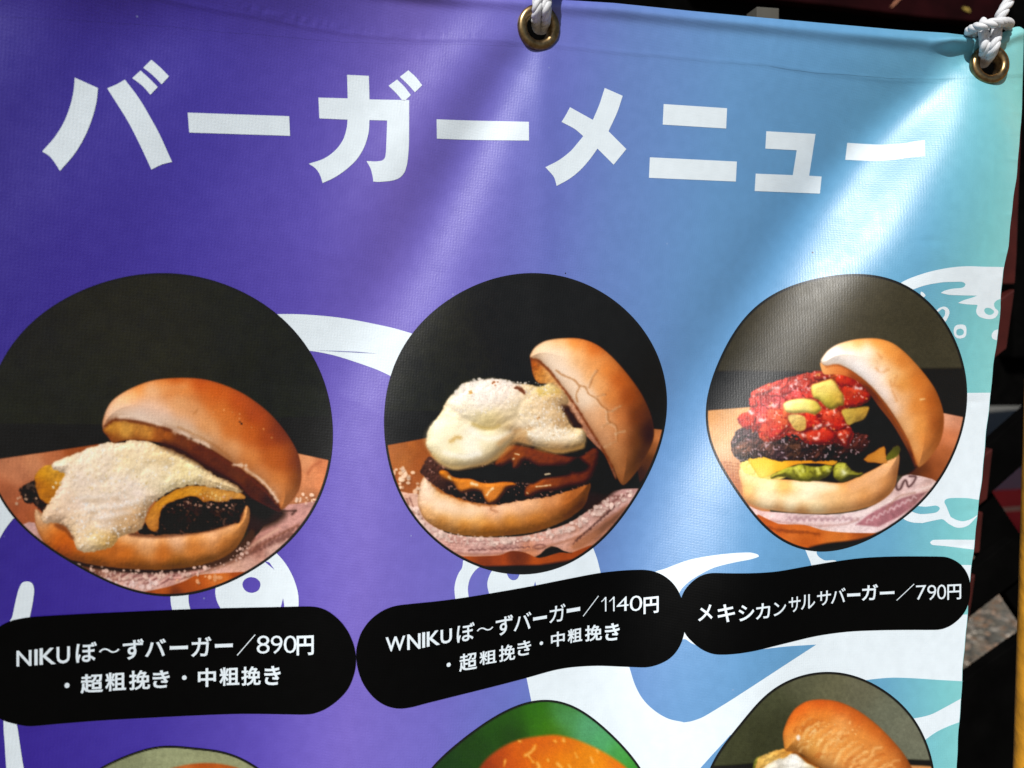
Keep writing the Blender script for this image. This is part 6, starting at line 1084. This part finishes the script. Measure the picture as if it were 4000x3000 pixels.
def rope(label, paths):
    e = bpy.data.objects.new('rope', None); col.objects.link(e); e.location = L0.tolist()
    e['label'] = label; e['category'] = 'rope'; e['group'] = 'white ropes holding the banner'
    for pts, R, ph in paths: strands(rope_path(pts), R * MM, e, ph)
    return e
rope('white twisted rope looped through the middle brass eyelet', [
    ([(2136,-610,-.004),(2134,-590,.008),(2124,-420,.012),(2116,-260,.010),(2104,-90,.010),(2099,-20,.0095),(2098,30,.0085),(2095,64,.005),(2094,92,-.002),(2100,112,-.010),(2112,116,-.016)], 18.5, .4),
    ([(2174,-606,-.004),(2172,-586,.008),(2162,-420,.012),(2154,-260,.011),(2142,-90,.011),(2137,-20,.0105),(2136,30,.0095),(2133,64,.006),(2131,92,-.001),(2126,112,-.010),(2118,116,-.016)], 18.5, 1.5)])
rope('white rope knotted above the corner brass eyelet', [
    ([(4096,-356,-.004),(4088,-335,.008),(4010,-170,.012),(3968,-70,.012),(3946,-8,.012),(3928,26,.012),(3913,52,.012),(3902,76,.010),(3896,100,.004),(3890,128,.000)], 22, .2),
    ([(3800,136,-.006),(3786,122,.000),(3800,112,.006),(3826,102,.0115),(3862,93,.0145),(3898,88,.0145),(3926,86,.011),(3942,92,.004),(3938,104,-.004)], 19.5, .9),
    ([(3842,84,.003),(3842,116,.006),(3846,150,.0085),(3848,182,.008),(3845,208,.0045),(3840,228,-.002),(3836,240,-.010),(3840,246,-.018)], 21.5, 2.2),
    ([(3894,80,.003),(3893,120,.0065),(3890,152,.0095),(3884,182,.010),(3874,206,.008),(3862,224,.002),(3850,238,-.006),(3846,246,-.016)], 21.5, .1)])

# ------------------------------------------------------------------ what stands behind and beside the banner
def simple(name, c, rough=.7, sc=40., amp=.25, bump=.0, c2=None, spec=.3):
    m, nt, b = material(name); b.inputs['Roughness'].default_value = rough; b.inputs['Specular IOR Level'].default_value = spec
    tc = nt.nodes.new('ShaderNodeTexCoord'); n = nt.nodes.new('ShaderNodeTexNoise'); n.inputs['Scale'].default_value = sc; n.inputs['Detail'].default_value = 5; nt.links.new(tc.outputs['Object'], n.inputs['Vector'])
    cr = nt.nodes.new('ShaderNodeValToRGB'); cr.color_ramp.elements[0].position = .3; cr.color_ramp.elements[1].position = .7
    c = np.array(c, float); cr.color_ramp.elements[0].color = (*(c * (1 - amp)), 1); cr.color_ramp.elements[1].color = (*(c * (1 + amp) if c2 is None else c2), 1)
    nt.links.new(n.outputs[0], cr.inputs[0]); nt.links.new(cr.outputs[0], b.inputs['Base Color'])
    if bump:
        bp = nt.nodes.new('ShaderNodeBump'); bp.inputs['Distance'].default_value = bump; nt.links.new(n.outputs[0], bp.inputs['Height']); nt.links.new(bp.outputs[0], b.inputs['Normal'])
    return m
def box_from(poly, y0, y1, grow=0.):
    """a prism: outline given where its near face is seen, real depth behind"""
    a = on_plane(np.array(poly, float), y0); b = a.copy(); b[:, 1] = y1
    n = len(a); V = np.concatenate([a, b]); Fc = [list(range(n)), list(range(2 * n - 1, n - 1, -1))] + [[(i + 1) % n, i, i + n, (i + 1) % n + n] for i in range(n)]
    return V, Fc
def prism(name, poly, y0, y1, mat, parent=None, bev=.0015):
    V, Fc = box_from(poly, y0, y1)
    me = bpy.data.meshes.new(name); base = L0 if parent is not None else V.min(0) * [.5, .5, 1] + V.max(0) * [.5, .5, 0]
    me.from_pydata((V - base).tolist(), [], Fc); me.update(); me.materials.append(mat)
    import bmesh
    bm = bmesh.new(); bm.from_mesh(me); bmesh.ops.recalc_face_normals(bm, faces=bm.faces); bm.to_mesh(me); bm.free()
    o = bpy.data.objects.new(name, me); col.objects.link(o)
    if parent is not None: o.parent = parent
    else: o.location = base.tolist()
    if bev:
        md = o.modifiers.new('bevel', 'BEVEL'); md.width = bev; md.segments = 2; md.limit_method = 'ANGLE'
    return o
def holder(name, label, cat, group=None):
    e = bpy.data.objects.new(name, None); col.objects.link(e); e.location = L0.tolist(); e['label'] = label; e['category'] = cat
    if group: e['group'] = group
    return e
def bar_poly(a, b, wd):
    a = np.array(a, float); b = np.array(b, float); d = (b - a) / np.linalg.norm(b - a); n = np.array([-d[1], d[0]]) * wd / 2
    return [a + n, b + n, b - n, a - n]

M_RED = simple('shaded_red_stained_wood', (.05, .0075, .0055), .6, 30, .35, .0006, spec=.2)  # red stain, darkened further to stand in for shade on the rack
M_DARK = simple('black_paint_and_shade', (.0022, .0021, .002), .9, 25, .3, spec=0.)  # wall: near-black carries its shade in the colour; frame: own black paint
M_PANEL = simple('shaded_red_panel', (.012, .0015, .002), .8, 12, .4, spec=.05)  # shade over the board is put into this very dark red
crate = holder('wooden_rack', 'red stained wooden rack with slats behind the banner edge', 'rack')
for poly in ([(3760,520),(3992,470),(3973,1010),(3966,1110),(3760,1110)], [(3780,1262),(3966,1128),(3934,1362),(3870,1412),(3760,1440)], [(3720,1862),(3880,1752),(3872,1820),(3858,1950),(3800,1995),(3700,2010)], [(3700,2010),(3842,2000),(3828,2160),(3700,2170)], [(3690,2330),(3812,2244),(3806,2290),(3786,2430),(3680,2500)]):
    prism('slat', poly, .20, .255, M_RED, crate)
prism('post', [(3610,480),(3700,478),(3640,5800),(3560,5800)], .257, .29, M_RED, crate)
frame = holder('folding_frame', 'black folding frame with crossed legs behind the banner', 'frame')
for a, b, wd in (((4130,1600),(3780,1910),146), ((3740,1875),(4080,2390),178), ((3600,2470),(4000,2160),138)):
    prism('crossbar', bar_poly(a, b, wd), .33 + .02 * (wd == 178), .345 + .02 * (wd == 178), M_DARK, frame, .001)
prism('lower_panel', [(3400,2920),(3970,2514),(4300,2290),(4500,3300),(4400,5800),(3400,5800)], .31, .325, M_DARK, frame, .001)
wall = holder('stall_wall', 'stall wall behind the banner with its shade put into a near-black colour', 'stall')
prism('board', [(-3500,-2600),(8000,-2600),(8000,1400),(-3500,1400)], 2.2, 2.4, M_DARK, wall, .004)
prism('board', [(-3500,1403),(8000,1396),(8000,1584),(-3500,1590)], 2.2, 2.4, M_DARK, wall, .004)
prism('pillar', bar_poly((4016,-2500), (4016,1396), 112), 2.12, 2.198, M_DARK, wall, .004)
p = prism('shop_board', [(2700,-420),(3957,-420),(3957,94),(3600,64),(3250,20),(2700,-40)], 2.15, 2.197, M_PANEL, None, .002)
p['label'] = 'red board above the banner corner, colour darkened to stand for shade'; p['category'] = 'board'
p = prism('grey_post', [(2957,26),(3043,32),(3030,5200),(2950,5200)], .12, .136, simple('grey_paint', (.085, .08, .066), .7, 60, .15), None, .0004)
p['label'] = 'square grey post top sticking up behind the banner'; p['category'] = 'post'
# twig and leaf
def sliver(name, poly, y, mat, label, cat):
    p = prism(name, poly, y, y + .004, mat, None, .0006); p['label'] = label; p['category'] = cat
sliver('dry_twig', [(3480,28),(3497,6),(3520,-14),(3524,-10),(3502,12),(3486,27)], 2.145, simple('dry_straw', (.40, .16, .09), .7, 200, .3), 'thin reddish dry twig above the banner top', 'twig')
sliver('yellow_leaf', [(3760,30),(3768,26),(3774,30),(3784,30),(3791,42),(3788,49),(3782,44),(3774,43),(3772,38),(3764,36)], 2.145, simple('yellow_leaf', (.34, .24, .05), .6, 300, .4), 'tiny yellow leaf fragment near the corner rope', 'leaf')
# yellow pole beside the banner
def pole():
    m = simple('yellow_paint', (.68, .31, .022), .5, 60, .25, .0014, spec=.4)
    a = on_plane(np.array([(4160., -900.)]), -.012)[0]; b = on_plane(np.array([(4003., 3900.)]), -.012)[0]; R = .0115
    b = a + (b - a) * 1.6
    n = 120; k = 28; V = []; Fc = []
    ax = (b - a) / np.linalg.norm(b - a); u = np.cross(ax, [0, 1., 0]); u /= np.linalg.norm(u); v = np.cross(ax, u)
    for i in range(n):
        c = a + (b - a) * i / (n - 1); r = R * (1 + .004 * math.sin(i * 1.3))
        for j in range(k): V.append(c + (u * math.cos(2 * math.pi * j / k) + v * math.sin(2 * math.pi * j / k)) * r)
    for i in range(n - 1):
        for j in range(k): Fc.append([i * k + j, i * k + (j + 1) % k, (i + 1) * k + (j + 1) % k, (i + 1) * k + j])
    Fc = Fc + [list(range(k)), list(range((n - 1) * k, n * k))[::-1]]
    e = bpy.data.objects.new('banner_stand', None); col.objects.link(e); e.location = L0.tolist(); e['label'] = 'yellow painted stand pole right of the hanging banner'; e['category'] = 'stand'
    add('pole', V, Fc, m, e)
    # the bar the ropes are tied to, above the picture
    a = on_plane(np.array([(-900., -372.)]), -.002)[0]; b = on_plane(np.array([(4110., -372.)]), -.002)[0]; a[2] = b[2]; V = []; Fc = []
    for i in range(40):
        c = a + (b - a) * i / 39
        for j in range(k): V.append(c + np.array([0, math.cos(2 * math.pi * j / k), math.sin(2 * math.pi * j / k)]) * .0095)
    for i in range(39):
        for j in range(k): Fc.append([i * k + j, i * k + (j + 1) % k, (i + 1) * k + (j + 1) % k, (i + 1) * k + j])
    add('crossbar', V, Fc + [list(range(k)), list(range(39 * k, 40 * k))[::-1]], m, e)
pole()
# ground
def mat_ground():
    m, nt, b = material('gravel_ground'); b.inputs['Roughness'].default_value = .9
    tc = nt.nodes.new('ShaderNodeTexCoord'); v = nt.nodes.new('ShaderNodeTexVoronoi'); v.inputs['Scale'].default_value = 38; nt.links.new(tc.outputs['Object'], v.inputs['Vector'])
    cr = nt.nodes.new('ShaderNodeValToRGB'); e = cr.color_ramp.elements; e[0].color = (.05, .045, .035, 1); e[1].color = (.34, .31, .26, 1); e.new(.55).color = (.15, .135, .105, 1); e.new(.8).color = (.22, .11, .05, 1)
    sp = nt.nodes.new('ShaderNodeSeparateColor'); nt.links.new(v.outputs['Color'], sp.inputs[0]); nt.links.new(sp.outputs[0], cr.inputs[0]); nt.links.new(cr.outputs[0], b.inputs['Base Color'])
    bp = nt.nodes.new('ShaderNodeBump'); bp.inputs['Distance'].default_value = .01; bp.invert = True; nt.links.new(v.outputs['Distance'], bp.inputs['Height']); nt.links.new(bp.outputs[0], b.inputs['Normal'])
    return m
def sheet(name, x0, x1, y0, y1, z, mat):
    me = bpy.data.meshes.new(name); me.from_pydata([(x0, y0, z), (x1, y0, z), (x1, y1, z), (x0, y1, z)], [], [[0, 1, 2, 3]]); me.update(); me.materials.append(mat)
    o = bpy.data.objects.new(name, me); col.objects.link(o); o['kind'] = 'structure'; return o
sheet('ground', -200, 200, -200, 200, 0, mat_ground())
sheet('asphalt_road', -60, 60, 6.2, 40, .004, simple('asphalt', (.15, .145, .13), .95, 30, .2, .002, spec=0.))
rs = np.random.RandomState(4); V = []; Fc = []
base = np.array([(1, 0, 0), (-1, 0, 0), (0, 1, 0), (0, -1, 0), (0, 0, 1), (0, 0, -1)], float); tri = [(0, 2, 4), (2, 1, 4), (1, 3, 4), (3, 0, 4), (2, 0, 5), (1, 2, 5), (3, 1, 5), (0, 3, 5)]
def ground_at(px):
    r = ray(np.array([px], float))[0]; t = -CAM[2] / r[2]; return CAM + r * t
gc = ground_at((3880, 2470))
for k in range(2600):
    c = gc + np.array([rs.uniform(-.9, .6), rs.uniform(-.7, .9), 0]); r = rs.uniform(.004, .016); sc = np.array([1, rs.uniform(.6, 1), rs.uniform(.4, .7)]) * r
    a = rs.rand() * 6.28; R2 = np.array([[math.cos(a), -math.sin(a), 0], [math.sin(a), math.cos(a), 0], [0, 0, 1]])
    P = (base * (1 + .3 * rs.randn(6, 1) * .5)) * sc @ R2.T + c + [0, 0, sc[2] * .4]
    n0 = len(V); V += P.tolist(); Fc += [[n0 + i for i in t] for t in tri]
me = bpy.data.meshes.new('gravel'); me.from_pydata(V, [], Fc); me.update()
mg, nt, b = material('pebbles'); b.inputs['Roughness'].default_value = .8
ge = nt.nodes.new('ShaderNodeNewGeometry'); cr = nt.nodes.new('ShaderNodeValToRGB'); e = cr.color_ramp.elements
e[0].color = (.045, .036, .026, 1); e[1].color = (.48, .43, .36, 1); e.new(.45).color = (.11, .09, .066, 1); e.new(.75).color = (.17, .14, .10, 1); e.new(.85).color = (.24, .10, .035, 1)
nt.links.new(ge.outputs['Random Per Island'], cr.inputs[0]); nt.links.new(cr.outputs[0], b.inputs['Base Color']); me.materials.append(mg)
o = bpy.data.objects.new('gravel', me); col.objects.link(o); o['kind'] = 'stuff'
# red box on the ground further off
rb = ground_at((3950, 2090)); 
def box(name, x0, x1, y0, y1, z0, z1, mat, parent, base):
    c = [(x, y, z) for z in (z0, z1) for y in (y0, y1) for x in (x0, x1)]
    me = bpy.data.meshes.new(name); me.from_pydata([(p[0] - base[0], p[1] - base[1], p[2] - base[2]) for p in c], [], [[0, 2, 3, 1], [4, 5, 7, 6], [0, 1, 5, 4], [2, 6, 7, 3], [0, 4, 6, 2], [1, 3, 7, 5]]); me.update(); me.materials.append(mat)
    o = bpy.data.objects.new(name, me); col.objects.link(o); o.parent = parent
    md = o.modifiers.new('bevel', 'BEVEL'); md.width = .004; md.segments = 2
    return o
e = bpy.data.objects.new('red_box', None); col.objects.link(e); e.location = rb.tolist(); e['label'] = 'bright red box with a pale band on the ground far right'; e['category'] = 'box'
top = on_plane(np.array([(3950., 1912.)]), rb[1])[0][2]; bz = on_plane(np.array([(3950., 1988.)]), rb[1])[0][2]
box('body', rb[0] - .5, rb[0] + .7, rb[1], rb[1] + .5, 0, top, simple('red_plastic', (.42, .012, .022), .5, 8, .12), e, rb)
box('band', rb[0] - .502, rb[0] + .702, rb[1] - .006, rb[1] + .2, bz - .012, bz + .012, simple('pale_band', (.42, .25, .2), .6, 20, .2), e, rb)
